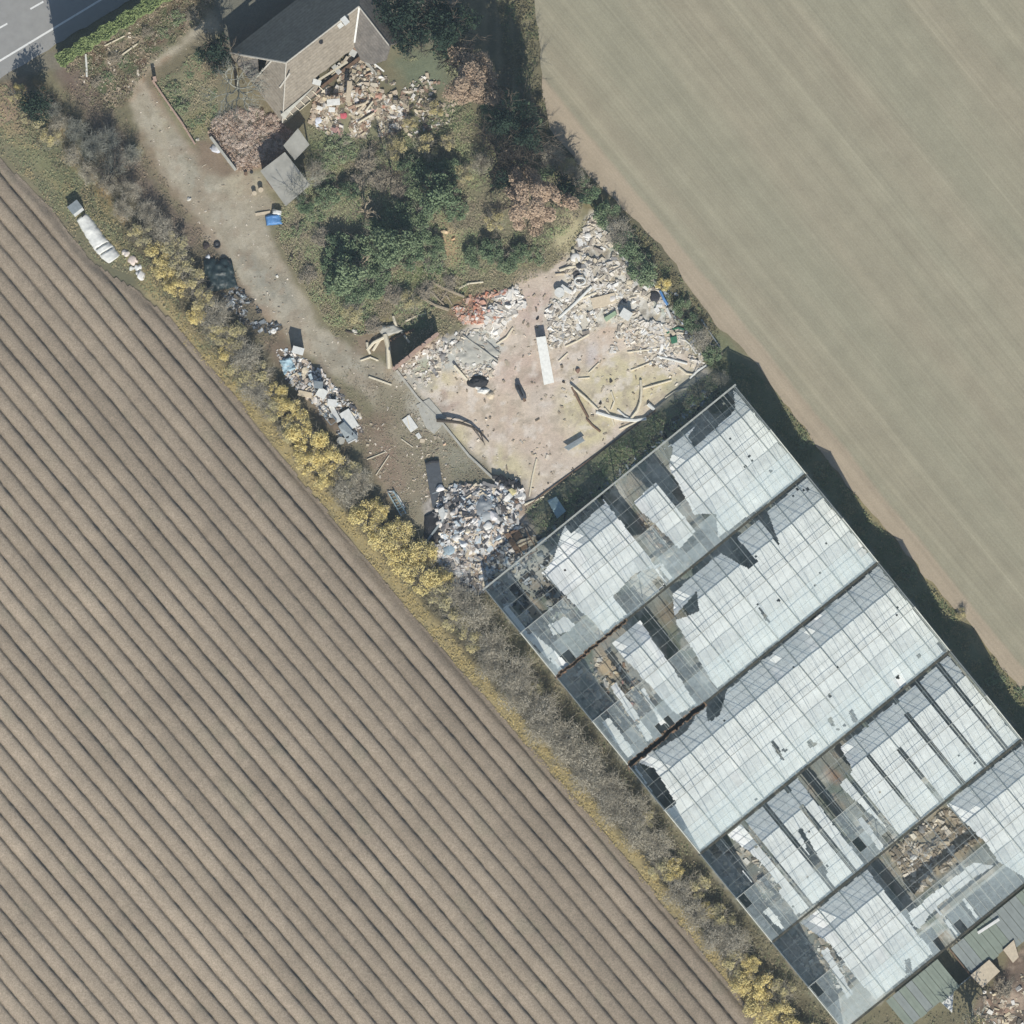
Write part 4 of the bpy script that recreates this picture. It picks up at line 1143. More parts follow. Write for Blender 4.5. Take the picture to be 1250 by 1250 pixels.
# ---- field hedge, from the road down to the bottom of the picture
seq = [('olive', 22, 118, .55), ('yellow', 24, 108, .4), ('bare', 45, 120, .8), ('olive', 40, 140, .8), ('grey', 62, 135, .8), ('bare', 72, 150, .95), ('olive', 62, 170, .7), ('grey', 92, 160, 1.0), ('bare', 88, 190, .9),
       ('grey', 112, 180, 1.15), ('grey', 132, 172, 1.1), ('grey', 140, 200, 1.1), ('bare', 108, 212, .9), ('grey', 160, 190, .9), ('bare', 132, 225, 1.0), ('bare', 158, 232, 1.0), ('bare', 150, 256, .9), ('bare', 180, 258, 1.0), ('olive', 172, 285, .8),
       ('bare', 198, 280, .95), ('yellow', 192, 308, .8), ('olive', 212, 300, .9), ('yellow', 200, 330, .85), ('olive', 222, 325, .9), ('yellow', 214, 350, .8), ('olive', 236, 345, .9), ('olive', 246, 368, .9), ('yellow', 240, 384, .65), ('bare', 262, 385, .9),
       ('olive', 262, 408, .85), ('olive', 284, 412, .9), ('yellow', 276, 430, .6), ('bare', 300, 435, 1.0), ('olive', 296, 452, .85), ('olive', 318, 460, .9), ('bare', 310, 480, .85), ('yellow', 338, 478, .75), ('olive', 330, 500, .8), ('yellow', 352, 498, .95),
       ('yellow', 362, 520, 1.05), ('olive', 350, 525, .8), ('yellow', 382, 540, 1.0), ('yellow', 376, 562, .95), ('yellow', 400, 560, 1.0), ('yellow', 398, 582, .8), ('olive', 424, 578, .85), ('bare', 420, 602, .95), ('bare', 440, 590, .8), ('yellow', 446, 630, 1.1),
       ('yellow', 462, 622, .8), ('yellow', 470, 655, 1.15), ('yellow', 490, 650, .9), ('yellow', 492, 682, 1.2), ('yellow', 515, 676, .95), ('yellow', 516, 706, 1.15), ('yellow', 538, 706, .9), ('olive', 540, 730, 1.0), ('bare', 560, 726, .9), ('olive', 556, 752, .9),
       ('bare', 580, 750, 1.1), ('olive', 578, 778, .9), ('bare', 604, 786, 1.1), ('bare', 600, 810, 1.0), ('bare', 628, 822, 1.15), ('bare', 632, 846, 1.1), ('olive', 652, 838, .6), ('bare', 660, 866, 1.15), ('bare', 660, 892, 1.0), ('bare', 686, 896, 1.2), ('bare', 690, 922, 1.1),
       ('bare', 716, 926, 1.15), ('bare', 718, 952, 1.1), ('bare', 744, 962, 1.1), ('bare', 746, 988, 1.05), ('bare', 772, 990, 1.1), ('olive', 788, 1000, .8), ('bare', 776, 1020, 1.0), ('bare', 800, 1030, 1.0), ('yellow', 822, 1062, .85), ('olive', 808, 1058, .9),
       ('bare', 826, 1090, 1.0), ('olive', 850, 1082, .8), ('yellow', 862, 1112, .7), ('bare', 848, 1118, 1.0), ('olive', 880, 1122, .9), ('bare', 872, 1146, 1.0), ('bare', 898, 1150, 1.0), ('olive', 892, 1176, .9), ('yellow', 916, 1176, .75), ('yellow', 906, 1200, .9),
       ('yellow', 930, 1206, 1.0), ('yellow', 926, 1232, .95), ('yellow', 950, 1234, 1.05), ('olive', 956, 1210, .8), ('yellow', 962, 1258, 1.0), ('yellow', 985, 1262, .9), ('olive', 1000, 1285, 1.0)]
ORD = ['first', 'second', 'third', 'fourth', 'fifth', 'sixth', 'seventh', 'eighth', 'ninth', 'tenth', 'eleventh', 'twelfth', 'thirteenth', 'fourteenth', 'fifteenth', 'sixteenth', 'seventeenth', 'eighteenth', 'nineteenth', 'twentieth']
def ordn(i):
    if i < 20: return ORD[i]
    t = {2: 'twenty', 3: 'thirty', 4: 'forty', 5: 'fifty'}[(i + 1) // 10]
    return t + '-' + ORD[(i + 1) % 10 - 1] if (i + 1) % 10 else {2: 'twentieth', 3: 'thirtieth', 4: 'fortieth', 5: 'fiftieth'}[(i + 1) // 10]
NAMEK = {'yellow': 'yellow flowering shrub', 'olive': 'olive-brown shrub', 'bare': 'grey-brown budding shrub', 'grey': 'dark leafless shrub'}
cnt = {}
for k, x, y, s in seq:
    if 118 < y < 262 and k in ('bare', 'grey'): s *= .74
    i = cnt.get(k, 0); cnt[k] = i + 1
    lb = '%s of the field hedge, %s of its colour counted from the road' % (NAMEK[k], ordn(i))
    shrub(k, x, y, s * 0.98, lb, 'shrub', 'shrubs of the field hedge')

# ---- loose garden shrubs: kind, x, y, scale, label
GARD = [
    ('leafy', 212, 108, .55, 'bright green bush in the garden bed behind the low brick wall'), ('leafy', 222, 128, .6, 'small green bush nearest the bend of the garden wall'), ('leafy', 232, 92, .28, 'small leafy bush below the dark tree by the lane'),
    ('leafy', 245, 145, .35, 'patchy green bush beside the dry beige shrubs'), ('leafy', 130, 95, .4, 'low green plant on the rough verge beside the fallen white post'), ('leafy', 150, 75, .4, 'low green plant in the rough verge below the tall hedge'),
    ('leafy', 215, 22, .6, 'green bush at the end of the tall clipped hedge'), ('leafy', 200, 40, .45, 'low green bush between the hedge and the lane'), ('brown', 118, 100, .45, 'brown bramble on the verge beside the grey field hedge'),
    ('brown', 140, 70, .5, 'brown bramble clump halfway along the clipped hedge'), ('brown', 180, 40, .5, 'brown bramble clump near the lane mouth'), ('brown', 235, 18, .5, 'brown bramble where the lane meets the house shadow'),
    ('dry', 272, 152, .75, 'dry beige shrub at the road end of the terrace wall'), ('dry', 290, 145, .8, 'dry beige shrub under the bare grey tree'), ('dry', 310, 146, .8, 'dry beige shrub between bare tree and house corner'), ('dry', 330, 152, .7, 'dry beige shrub touching the house corner'),
    ('dry', 275, 172, .75, 'dry beige shrub leaning over the middle of the terrace wall'), ('dry', 296, 168, .8, 'dry beige shrub in the middle of the terrace'), ('dry', 316, 170, .8, 'dry beige shrub in front of the porch'), ('dry', 336, 174, .6, 'dry beige shrub touching the porch post'),
    ('dry', 290, 192, .7, 'dry beige shrub above the lower end of the terrace wall'), ('dry', 310, 190, .65, 'dry beige shrub beside the flat shed roof'),
    ('leafy', 400, 195, .7, 'low green bush below the rubbish behind the house'), ('leafy', 425, 185, .6, 'low green bush just right of the shed garden'), ('leafy', 385, 265, .7, 'green bush between the shed and the drive'), ('leafy', 365, 280, .6, 'green bush nearest the blue plastic beside the drive'),
    ('brown', 450, 195, .9, 'brown bramble patch below the house rubbish'), ('brown', 465, 220, .9, 'brown bramble patch in the middle of the wild garden'), ('brown', 442, 222, .8, 'brown bramble beside the dark ivy clump'), ('brown', 488, 230, .8, 'brown bramble under the green laurel'),
    ('green', 500, 205, .8, 'mid green laurel near the middle of the wild garden'), ('green', 522, 215, .9, 'broad green laurel left of the copper tree'), ('green', 540, 235, .9, 'green laurel in front of the dark hollow'), ('green', 556, 255, .8, 'green laurel at the tip of the laurel row'),
    ('green', 400, 240, .75, 'dark ivy clump right of the grey shed'), ('green', 425, 232, .7, 'dark ivy clump near the fallen branches'), ('green', 372, 250, .6, 'dark ivy clump against the shed wall'),
    ('green', 455, 285, .9, 'evergreen bush among the pale fallen branches'), ('green', 480, 282, .9, 'evergreen bush right of the pale fallen branches'), ('green', 505, 285, .9, 'evergreen bush beside the sandy hollow'), ('green', 470, 305, .9, 'dark evergreen bush in the heart of the thicket'),
    ('green', 440, 330, .9, 'evergreen bush with bright leaves at the thicket edge'), ('green', 410, 345, .85, 'dark evergreen bush nearest the drive'), ('green', 430, 355, .8, 'dark evergreen bush at the lower tip of the thicket'), ('green', 405, 325, .7, 'evergreen bush on the drive side of the thicket'),
    ('green', 500, 310, .9, 'evergreen bush low in the shaded thicket'), ('green', 462, 335, .8, 'evergreen bush under the shaded lower thicket'), ('green', 530, 300, .7, 'evergreen bush right beside the sandy hollow'),
    ('green', 580, 312, .7, 'green bush left in the row above the sandy pad'), ('green', 598, 305, .75, 'green bush second in the row above the sandy pad'), ('green', 618, 318, .75, 'green bush third in the row above the sandy pad'), ('green', 636, 308, .65, 'green bush fourth in the row above the sandy pad'),
    ('leafy', 655, 312, .7, 'bright green bush at the pad end of the row'), ('leafy', 530, 328, .8, 'bright green bush beside the sandy hollow'), ('leafy', 512, 392, .5, 'green weed clump behind the ruined brick wall'), ('leafy', 440, 378, .7, 'low green bush at the lower end of the wild garden'),
    ('brown', 480, 360, .8, 'brown bramble above the fallen pale timbers'), ('brown', 455, 398, .7, 'brown bramble beside the drive and the broken timbers'), ('brown', 520, 355, .7, 'brown bramble behind the grey branches'), ('brown', 548, 345, .6, 'brown bramble just behind the heap of red bricks'),
    ('brown', 395, 290, .8, 'brown bramble on the drive edge of the wild garden'), ('brown', 375, 335, .7, 'straggling bramble beside the middle of the drive'), ('brown', 420, 300, .9, 'brown bramble against the fallen branches'), ('bare', 385, 210, .7, 'leafless shrub right of the flat shed roof'),
    ('olive', 500, 150, .5, 'thin olive shrub beyond the house rubbish'), ('olive', 530, 135, .6, 'olive shrub left of the upper copper tree'), ('olive', 545, 175, .6, 'olive shrub below the upper copper tree'), ('olive', 565, 210, .7, 'olive shrub between the two copper trees'),
    ('bare', 590, 200, .8, 'leafless brown shrub left of the gap between copper trees'), ('olive', 605, 270, .7, 'olive shrub under the lower copper tree'), ('green', 622, 125, .7, 'dark green bush right of the upper copper tree'), ('green', 645, 150, .8, 'dark green bush by the field corner'),
    ('green', 640, 185, .9, 'dark green bush at the foot of the tall thin trees'), ('green', 660, 205, .8, 'dark green bush between the thin trees and the flat field'), ('green', 600, 135, .7, 'dark green bush hugging the squarish copper tree'),
    ('green', 612, 160, .8, 'dark green bush in the shade below the upper copper tree'), ('bare', 672, 190, .8, 'leafless shrub where the belt meets the flat field'), ('bare', 700, 215, .7, 'leafless shrub on the field side above the rubble'), ('olive', 690, 205, .6, 'olive shrub beside the field edge above the rubble'),
    ('green', 715, 232, .8, 'dark bush right of the lower copper tree'), ('green', 740, 262, .9, 'dark bush above the pale rubble point'), ('green', 765, 300, .9, 'dark bush at the field edge halfway along the rubble'), ('green', 785, 330, .9, 'tall dark bush at the field edge beside the pale rubble'),
    ('bare', 755, 285, .8, 'leafless shrub on the rubble side of the field bank'), ('yellow', 810, 347, .5, 'small yellow-green bush at the field edge beside the rubble'), ('green', 832, 375, .6, 'dark bush below the small yellow-green bush'), ('green', 846, 395, .6, 'dark bush beside the green hose'),
    ('bare', 855, 415, .7, 'leafless shrub at the field edge above the glasshouse corner'), ('green', 868, 432, .6, 'dark bush at the top corner of the glasshouse'), ('leafy', 770, 545, .5, 'green weeds along the strip before the glasshouse'), ('leafy', 805, 515, .5, 'green weeds in the strip near the pale pipes'),
    ('leafy', 735, 575, .45, 'green weeds in the middle of the glasshouse strip'), ('leafy', 700, 602, .45, 'dark weeds by the bluish pane in the strip'), ('bare', 880, 462, .5, 'leafless shrub at the glasshouse corner beside the strip'),
    ('leafy', 980, 540, .5, 'weed clump in the glasshouse shadow beside the first gutter end'), ('leafy', 1000, 575, .45, 'weed clump in the glasshouse shadow by the second bay'), ('leafy', 1110, 700, .5, 'weed clump in the glasshouse shadow by the third bay'), ('leafy', 1215, 830, .6, 'weed clump in the glasshouse shadow by the fourth bay'),
    ('olive', 1175, 750, .4, 'small olive shrub between field and glasshouse third gutter end'), ('brown', 1225, 1205, .8, 'brown bramble in the bottom right yard'), ('leafy', 1246, 845, .5, 'weed clump at the right edge by the flat field'),
]
GARD += [('green', 415, 300, .9, 'evergreen bush at the upper drive side of the thicket'), ('green', 440, 305, 1.0, 'evergreen bush between the two pale bare trees'), ('green', 455, 350, .8, 'evergreen bush at the foot of the thicket'), ('green', 425, 320, .9, 'evergreen bush in the drive side half of the thicket'),
         ('green', 510, 262, .9, 'evergreen bush above the thicket hollow'), ('green', 510, 228, .95, 'evergreen bush in the middle of the laurel row'), ('green', 490, 260, .8, 'evergreen bush left of the thicket hollow'), ('green', 548, 210, .8, 'evergreen bush at the top of the laurel row'),
         ('leafy', 440, 345, .9, 'bright green bush lit at the foot of the thicket'), ('leafy', 455, 322, .8, 'bright green bush lit in the middle of the thicket'), ('leafy', 470, 270, .8, 'bright green bush lit at the top of the thicket'), ('leafy', 525, 312, .9, 'bright green bush just below the shaded hollow'), ('leafy', 415, 180, .9, 'broad pale green bush below the house eave'),
         ('leafy', 395, 215, .8, 'pale green bush right of the porch'), ('olive', 480, 180, .8, 'olive shrub below the middle of the house rubbish'), ('olive', 520, 180, .8, 'olive shrub above the laurel row'), ('olive', 430, 380, .7, 'olive shrub at the drive end of the broken timbers'), ('olive', 500, 370, .7, 'olive shrub above the ruined brick wall')]
for k, x, y, s, lb in GARD: shrub(k, x, y, s, lb, {'brown': 'bramble'}.get(k, 'shrub'))

# ---- tall clipped hedge beside the road: a thing of its own
hg = empty('tall_hedge', P(135, 38))
rg = random.Random(5); mb = MB(); core = MB()
ha, hb = Vector((72, 76)), Vector((235, -26))
ax = (hb - ha).normalized(); nx = Vector((-ax.y, ax.x))
HH_ = 5.4
for _ in range(15000):
    t = rg.random(); u = rg.uniform(-1, 1); z = HH_ * (1 - rg.random() ** 2.2 * 0.98)
    if rg.random() < 0.55: z = HH_ - rg.random() * 0.25 + 0.15 * float(vn(t * 200, u * 5, 10, 1))
    elif abs(u) < 0.7: u = math.copysign(rg.uniform(0.7, 1), u)
    q = ha + (hb - ha) * t + nx * u * (7.2 + 1.4 * math.sin(t * 40) + 1.0 * math.sin(t * 97))
    p = Vector((X(q.x), Y(q.y), z))
    nn = Vector((rg.gauss(0, 1), rg.gauss(0, 1), rg.gauss(0, 1) + 0.8)).normalized(); tt = nn.cross(Vector((rg.random() - .5, rg.random() - .5, .3))).normalized(); uu = nn.cross(tt)
    s = rg.uniform(0.08, 0.16); mb.add([p - tt * s, p + uu * s * .6, p + tt * s, p - uu * s * .6], [(0, 1, 2, 3)])
A, B = P(74, 74, 2.6), P(233, -25, 2.6); A.z = B.z = 2.6
core.bar(A, B, 0.8, 5.0)
kk_ = [mb.build('foliage', M['lf_hedge'], hg), core.build('stems', M['twigdark'], hg)]
local(hg, kk_); tag(hg, 'tall clipped bright green hedge casting a dark shadow over the road', 'hedge')


# ---- trees
def branches(rg, mb, p, d, ln, r, depth, tips, spread=0.7, upb=0.15, kids_=3):
    q = p + d * ln
    mid = p.lerp(q, 0.5) + Vector((rg.gauss(0, .05), rg.gauss(0, .05), 0)) * ln
    mb.tube([p, mid, q], [r, r * 0.85, r * 0.65], 5 if depth > 1 else 3, False)
    if depth == 0: tips.append(q); return
    for _ in range(kids_):
        nd = (d + Vector((rg.gauss(0, spread), rg.gauss(0, spread), rg.gauss(0, spread * .6) + upb))).normalized()
        branches(rg, mb, p.lerp(q, rg.uniform(0.55, 1.0)), nd, ln * rg.uniform(0.6, 0.85), r * 0.58, depth - 1, tips, spread, upb, kids_)


def tree(name, px, py, height, rad, label, leafmat=None, nleaf=0, lsize=0.14, bark='bark', seed=1, flat=0.7, depth=4, trunk_r=0.2, cr=0.8, lean=(0, 0), z0=.45):
    rg = random.Random(seed); o = empty(name, P(px, py)); b = P(px, py, -0.1)
    mb = MB(); tips = []
    top = b + Vector((lean[0], lean[1], height * 0.38))
    mb.tube([b, b.lerp(top, .5) + Vector((.05, .03, 0)), top], [trunk_r * 1.25, trunk_r, trunk_r * .85], 8)
    t1 = mb.build('trunk', M[bark], o)
    lm = MB()
    for i in range(6):
        a = i * 6.283 / 6 + rg.random() * .6
        d = Vector((math.cos(a) * rad / height * 1.3, math.sin(a) * rad / height * 1.3, 0.8)).normalized()
        branches(rg, lm, b.lerp(top, rg.uniform(.7, 1)), d, height * 0.26, trunk_r * 0.55, depth - 1, tips, 0.55, 0.12)
    k = [t1, lm.build('limbs', M[bark], o)]
    if nleaf:
        cl = []
        for _ in range(60):
            a = rg.random() * 6.283; kx = math.sqrt(rg.random()); z = height * (z0 + (1 - z0) * rg.random() * math.sqrt(1.02 - (kx * .95) ** 2))
            rr_ = rad * (0.75 + 0.25 * math.sin(a * 3 + seed))
            cl.append((b + Vector((math.cos(a) * kx * rr_ + lean[0], math.sin(a) * kx * rr_ + lean[1], z)), cr * rg.uniform(.6, 1.15)))
        k.append(leaves(rg, nleaf, cl, lsize, up=1.6 if leafmat == 'lf_copper' else 0.5, flat=flat).build('crown', M[leafmat], o))
    local(o, k); tag(o, label, 'tree'); return o


tree('deciduous_tree', 580, 102, 9.0, 2.8, 'copper-brown tree with a squarish crown right of the house rubbish', 'lf_copper', 12500, .09, seed=3, cr=.68)
tree('deciduous_tree', 652, 248, 9.5, 3.7, 'copper-brown tree with ragged crown above the sandy pad', 'lf_copper', 17000, .09, seed=8, cr=.68)
tree('deciduous_tree', 560, 66, 7.0, 1.4, 'small copper tree just above the squarish copper tree', 'lf_copper', 1300, .10, seed=13, cr=.55)
tree('deciduous_tree', 622, 190, 6.0, 1.1, 'thin copper tree in the gap between the two large ones', 'lf_copper', 700, .10, seed=15, cr=.45)
tree('bare_tree', 290, 108, 7.0, 3.6, 'leafless grey tree beside the road end of the house', 'lf_bare', 0, seed=21, depth=5, trunk_r=.16, bark='twigdark')
tree('evergreen_tree', 264, 66, 5.5, 1.6, 'dark evergreen tree at the house corner nearest the lane', 'lf_dark', 2600, .12, seed=24, cr=.6)
tree('conifer_tree', 500, 24, 9.5, 3.2, 'dark spreading conifer beyond the house wing', 'lf_dark', 5200, .15, seed=31, cr=.95)
tree('conifer_tree', 545, 30, 9.5, 2.6, 'dark conifer between the spreading conifer and the tree belt', 'lf_dark', 4200, .15, seed=32, cr=.9)
tree('bare_tree', 600, 175, 11.0, 1.6, 'tall thin leafless tree left in the belt by the field', seed=41, depth=4, trunk_r=.11, bark='darkwood')
tree('bare_tree', 632, 200, 12.0, 1.6, 'tall thin leafless tree in the middle of the belt by the field', seed=42, depth=4, trunk_r=.11, bark='darkwood')
tree('bare_tree', 655, 185, 11.0, 1.5, 'tall thin leafless tree at the field edge of the belt', seed=43, depth=4, trunk_r=.10, bark='darkwood')
tree('evergreen_tree', 630, 140, 9.0, 1.5, 'lower green ivy-clad tree beside the tall one near the squarish copper tree', 'lf_ever', 2200, .13, seed=44, cr=.6)
tree('evergreen_tree', 618, 150, 12.0, 1.5, 'tall dark ivy-clad tree standing right of the squarish copper tree', 'lf_dark', 2600, .13, seed=47, cr=.65)
tree('evergreen_tree', 645, 170, 11.5, 1.4, 'tall dark ivy-clad tree nearest the flat field', 'lf_dark', 2400, .13, seed=48, cr=.65)
tree('evergreen_tree', 612, 215, 7.5, 1.5, 'dark ivy-clad tree left of the ragged copper tree', 'lf_dark', 2000, .13, seed=45, cr=.6)
tree('evergreen_tree', 690, 235, 5.5, 1.4, 'dark evergreen tree right of the ragged copper tree', 'lf_dark', 1800, .13, seed=46, cr=.6)
tree('evergreen_tree', 480, 300, 4.5, 2.0, 'broad evergreen tree in the heart of the thicket', 'lf_ever', 3600, .13, seed=51, cr=.7)
tree('evergreen_tree', 425, 335, 4.0, 1.6, 'evergreen tree in the thicket nearest the drive', 'lf_ever', 2600, .13, seed=52, cr=.6)
tree('evergreen_tree', 535, 240, 5.0, 2.0, 'mid green evergreen tree throwing shade on the hollow', 'lf_ever', 3200, .13, seed=53, cr=.7)
tree('bare_tree', 455, 262, 4.0, 2.2, 'pale fallen-looking tree with bare branches over the thicket', seed=55, depth=3, trunk_r=.16, bark='palebark', lean=(-.8, .3))
tree('bare_tree', 445, 320, 3.5, 1.8, 'pale bare branching tree over the lower thicket', seed=56, depth=3, trunk_r=.14, bark='palebark', lean=(-.6, -.4))
tree('bare_tree', 478, 215, 5.0, 2.0, 'brown leafless tree in the middle of the wild garden', seed=57, depth=5, trunk_r=.10, bark='bark')
tree('bare_tree', 365, 225, 4.2, 1.6, 'leafless tree leaning over the flat shed roof', seed=58, depth=5, trunk_r=.08, bark='twigdark')

# ------------------------------------------------------------------ loose waste: small crumbs as stuff, larger pieces as things
PAL = {
    'pale': [(216, 210, 200), (204, 197, 186), (226, 224, 218), (188, 180, 166), (208, 198, 180), (196, 186, 168), (150, 142, 132)],
    'tip': [(224, 222, 218), (206, 204, 200), (180, 178, 174), (206, 194, 172), (108, 106, 106), (150, 142, 136), (188, 198, 204), (80, 80, 84), (186, 172, 156), (214, 206, 198)],
    'house': [(202, 192, 174), (184, 170, 150), (216, 212, 204), (156, 132, 114), (136, 126, 110), (108, 102, 92), (196, 184, 158), (172, 160, 144)],
    'brick': [(190, 146, 124), (204, 168, 148), (182, 124, 100), (216, 198, 184), (200, 172, 154)],
    'white': [(228, 224, 216), (212, 206, 196), (196, 188, 176)],
    'dark': [(60, 62, 66), (84, 84, 84), (130, 136, 140), (170, 176, 180), (96, 90, 80)],
    'sand': [(180, 168, 148), (160, 148, 130), (214, 204, 188), (140, 128, 112)]}


def in_poly(poly, n, rs):
    xs = [p[0] for p in poly]; ys = [p[1] for p in poly]; out = np.zeros((0, 2))
    while len(out) < n:
        q = np.stack([rs.uniform(min(xs), max(xs), 4 * n), rs.uniform(min(ys), max(ys), 4 * n)], 1)
        q = q[sdf(q[:, 0], q[:, 1], poly) < 0]
        q = q[fbm(q[:, 0], q[:, 1], 16, 2) > 0.36]
        out = np.concatenate([out, q])
    return out[:n]


def crumbs(name, poly, n, pal, smin, smax, label, seed=1, zoff=0.0):
    rs = np.random.RandomState(seed); q = in_poly(poly, n, rs)
    s = smin + (smax - smin) * rs.rand(n) ** 2.6
    base = np.array([[x, y, z] for z in (-1, 1) for x, y in ((-1, -1), (1, -1), (1, 1), (-1, 1))], float)
    v = base[None] * (0.5 + 0.28 * (rs.rand(n, 8, 3) - 0.5))
    v = v * (s[:, None, None] * np.stack([rs.uniform(.6, 1.6, n), rs.uniform(.4, 1.0, n), rs.uniform(.15, .6, n)], 1)[:, None, :])
    a = rs.rand(n) * 6.283; t = rs.normal(0, .35, n); ca, sa = np.cos(a), np.sin(a); ct, st_ = np.cos(t), np.sin(t)
    x, y, z = v[..., 0], v[..., 1], v[..., 2]
    y, z = y * ct[:, None] - z * st_[:, None], y * st_[:, None] + z * ct[:, None]
    x, y = x * ca[:, None] - y * sa[:, None], x * sa[:, None] + y * ca[:, None]
    gzv = gz(q[:, 0], q[:, 1]) + zoff
    co = np.stack([x + X(q[:, 0])[:, None], y + Y(q[:, 1])[:, None], z + (gzv + s * 0.12)[:, None]], -1).reshape(-1, 3)
    f = np.array([(3, 2, 1, 0), (4, 5, 6, 7), (0, 1, 5, 4), (1, 2, 6, 5), (2, 3, 7, 6), (3, 0, 4, 7)])
    fa = (f[None] + (np.arange(n) * 8)[:, None, None]).reshape(-1, 4)
    pc = np.array([lin(c) for c in PAL[pal]]); col = pc[rs.randint(0, len(pc), n)] * rs.uniform(.9, 1.22, (n, 1))
    col = np.repeat(col, 6, 0)
    me = bpy.data.meshes.new(name); me.from_pydata(co.tolist(), [], fa.tolist())
    at = me.attributes.new('Col', 'FLOAT_COLOR', 'FACE'); at.data.foreach_set('color', np.concatenate([col, np.ones((len(col), 1))], 1).ravel())
    me.update(); me.materials.append(M['bits']); o = bpy.data.objects.new(name, me); COL.objects.link(o)
    tag(o, label, 'rubble', kind='stuff'); return o


TIP = [(537, 600), (560, 592), (600, 592), (632, 586), (640, 606), (630, 630), (640, 655), (650, 680), (620, 705), (590, 722), (560, 724), (545, 700), (530, 680), (540, 655), (532, 630)]
HOUSE_HEAP = [(400, 92), (432, 62), (450, 66), (464, 90), (480, 100), (496, 120), (500, 150), (480, 166), (440, 168), (400, 165), (378, 150), (385, 120)]
crumbs('rubble', RUB_NE, 5200, 'pale', 0.07, 0.5, 'small pale rubble strewn over the upper corner of the sandy pad', 1)
crumbs('rubble', [(760, 390), (800, 395), (850, 425), (866, 445), (840, 462), (800, 448), (770, 430), (740, 430)], 1100, 'pale', 0.07, 0.36, 'thin scatter of pale rubble on the right of the sandy pad', 2)
crumbs('rubble', TIP, 5600, 'tip', 0.08, 0.5, 'mixed household waste heaped beside the glasshouse corner', 3)
crumbs('rubble', TIP, 3500, 'tip', 0.04, 0.14, 'fine crumbs of waste between the larger pieces of the big heap', 31)
crumbs('rubble', RUB_NE, 4500, 'pale', 0.04, 0.14, 'fine plaster crumbs between the pale rubble', 32)
crumbs('rubble', DRIVE, 900, 'sand', 0.03, 0.16, 'gravel and litter along the worn drive', 33)
crumbs('rubble', HOUSE_HEAP, 3600, 'house', 0.07, 0.45, 'broken boards and rubbish spilling from the ruined house', 4)
crumbs('rubble', [(470, 120), (520, 90), (560, 110), (550, 150), (500, 170)], 500, 'house', 0.1, 0.4, 'thin rubbish scattered on the grass beyond the house heap', 5)
crumbs('rubble', [(550, 372), (575, 362), (606, 356), (625, 352), (628, 372), (600, 395), (565, 395)], 700, 'brick', 0.1, 0.4, 'broken red bricks and plaster heaped on the pad edge', 6)
crumbs('rubble', [(595, 368), (632, 350), (640, 372), (622, 392), (605, 412), (592, 398)], 600, 'white', 0.12, 0.6, 'white plaster rubble beside the broken red bricks', 7)
crumbs('rubble', [(486, 450), (545, 408), (606, 398), (612, 430), (590, 480), (560, 455), (520, 470)], 900, 'pale', 0.07, 0.38, 'grey rubble on the left corner of the sandy pad', 8)
crumbs('rubble', [(335, 425), (362, 430), (400, 460), (440, 505), (446, 540), (415, 535), (385, 495), (350, 465)], 1300, 'tip', 0.07, 0.38, 'household litter dumped along the hedge beside the drive', 9)
crumbs('rubble', [(270, 360), (290, 350), (325, 385), (345, 400), (330, 408), (290, 392)], 380, 'dark', 0.1, 0.42, 'dark litter along the hedge above the dumped cupboard', 10)
crumbs('rubble', PAD, 700, 'sand', 0.06, 0.28, 'small stones scattered over the sandy pad', 11)
crumbs('rubble', [(90, 60), (180, 20), (240, 5), (180, 70), (150, 130), (100, 120)], 420, 'sand', 0.06, 0.24, 'bits of broken stone on the rough verge below the hedge', 12)
crumbs('rubble', [(440, 520), (520, 500), (560, 560), (540, 600), (500, 620), (460, 580)], 420, 'sand', 0.06, 0.24, 'scraps trodden into the yard between drive and hedge', 13)
crumbs('rubble', [(735, 290), (760, 300), (835, 370), (875, 430), (860, 440), (820, 390)], 420, 'dark', 0.1, 0.4, 'scraps caught in the weeds along the flat field', 14)
crumbs('rubble', [(1088, 1042), (1153, 985), (1196, 1025), (1117, 1092)], 700, 'sand', 0.12, 0.6, 'rubble on the open floor of the last glasshouse bay', 15)
crumbs('rubble', [(600, 715), (672, 660), (730, 735), (660, 800)], 420, 'dark', 0.12, 0.55, 'wreckage on the floor of the first glasshouse bay', 16)
crumbs('rubble', [(690, 825), (745, 790), (810, 870), (780, 920)], 420, 'house', 0.12, 0.55, 'wreckage on the floor of the second glasshouse bay', 17)
crumbs('rubble', [(780, 640), (800, 625), (850, 690), (830, 705)], 200, 'house', 0.12, 0.5, 'wreckage below the missing panes of the first bay', 18)
crumbs('rubble', [(865, 1040), (915, 1005), (970, 1100), (940, 1140)], 260, 'pale', 0.12, 0.5, 'wreckage on the floor of the fourth glasshouse bay', 19)
crumbs('rubble', [(960, 1150), (1000, 1120), (1050, 1190), (1010, 1225)], 260, 'pale', 0.12, 0.5, 'wreckage at the end of the fifth glasshouse bay', 20)
crumbs('rubble', [(1175, 1250), (1215, 1205), (1250, 1185), (1290, 1180), (1290, 1290), (1175, 1290)], 600, 'house', 0.1, 0.5, 'rubble in the bottom right yard', 21)
crumbs('rubble', [(650, 655), (700, 618), (860, 478), (885, 478), (670, 662)], 350, 'dark', 0.1, 0.4, 'glass and scraps along the shaded strip before the glasshouse', 22)

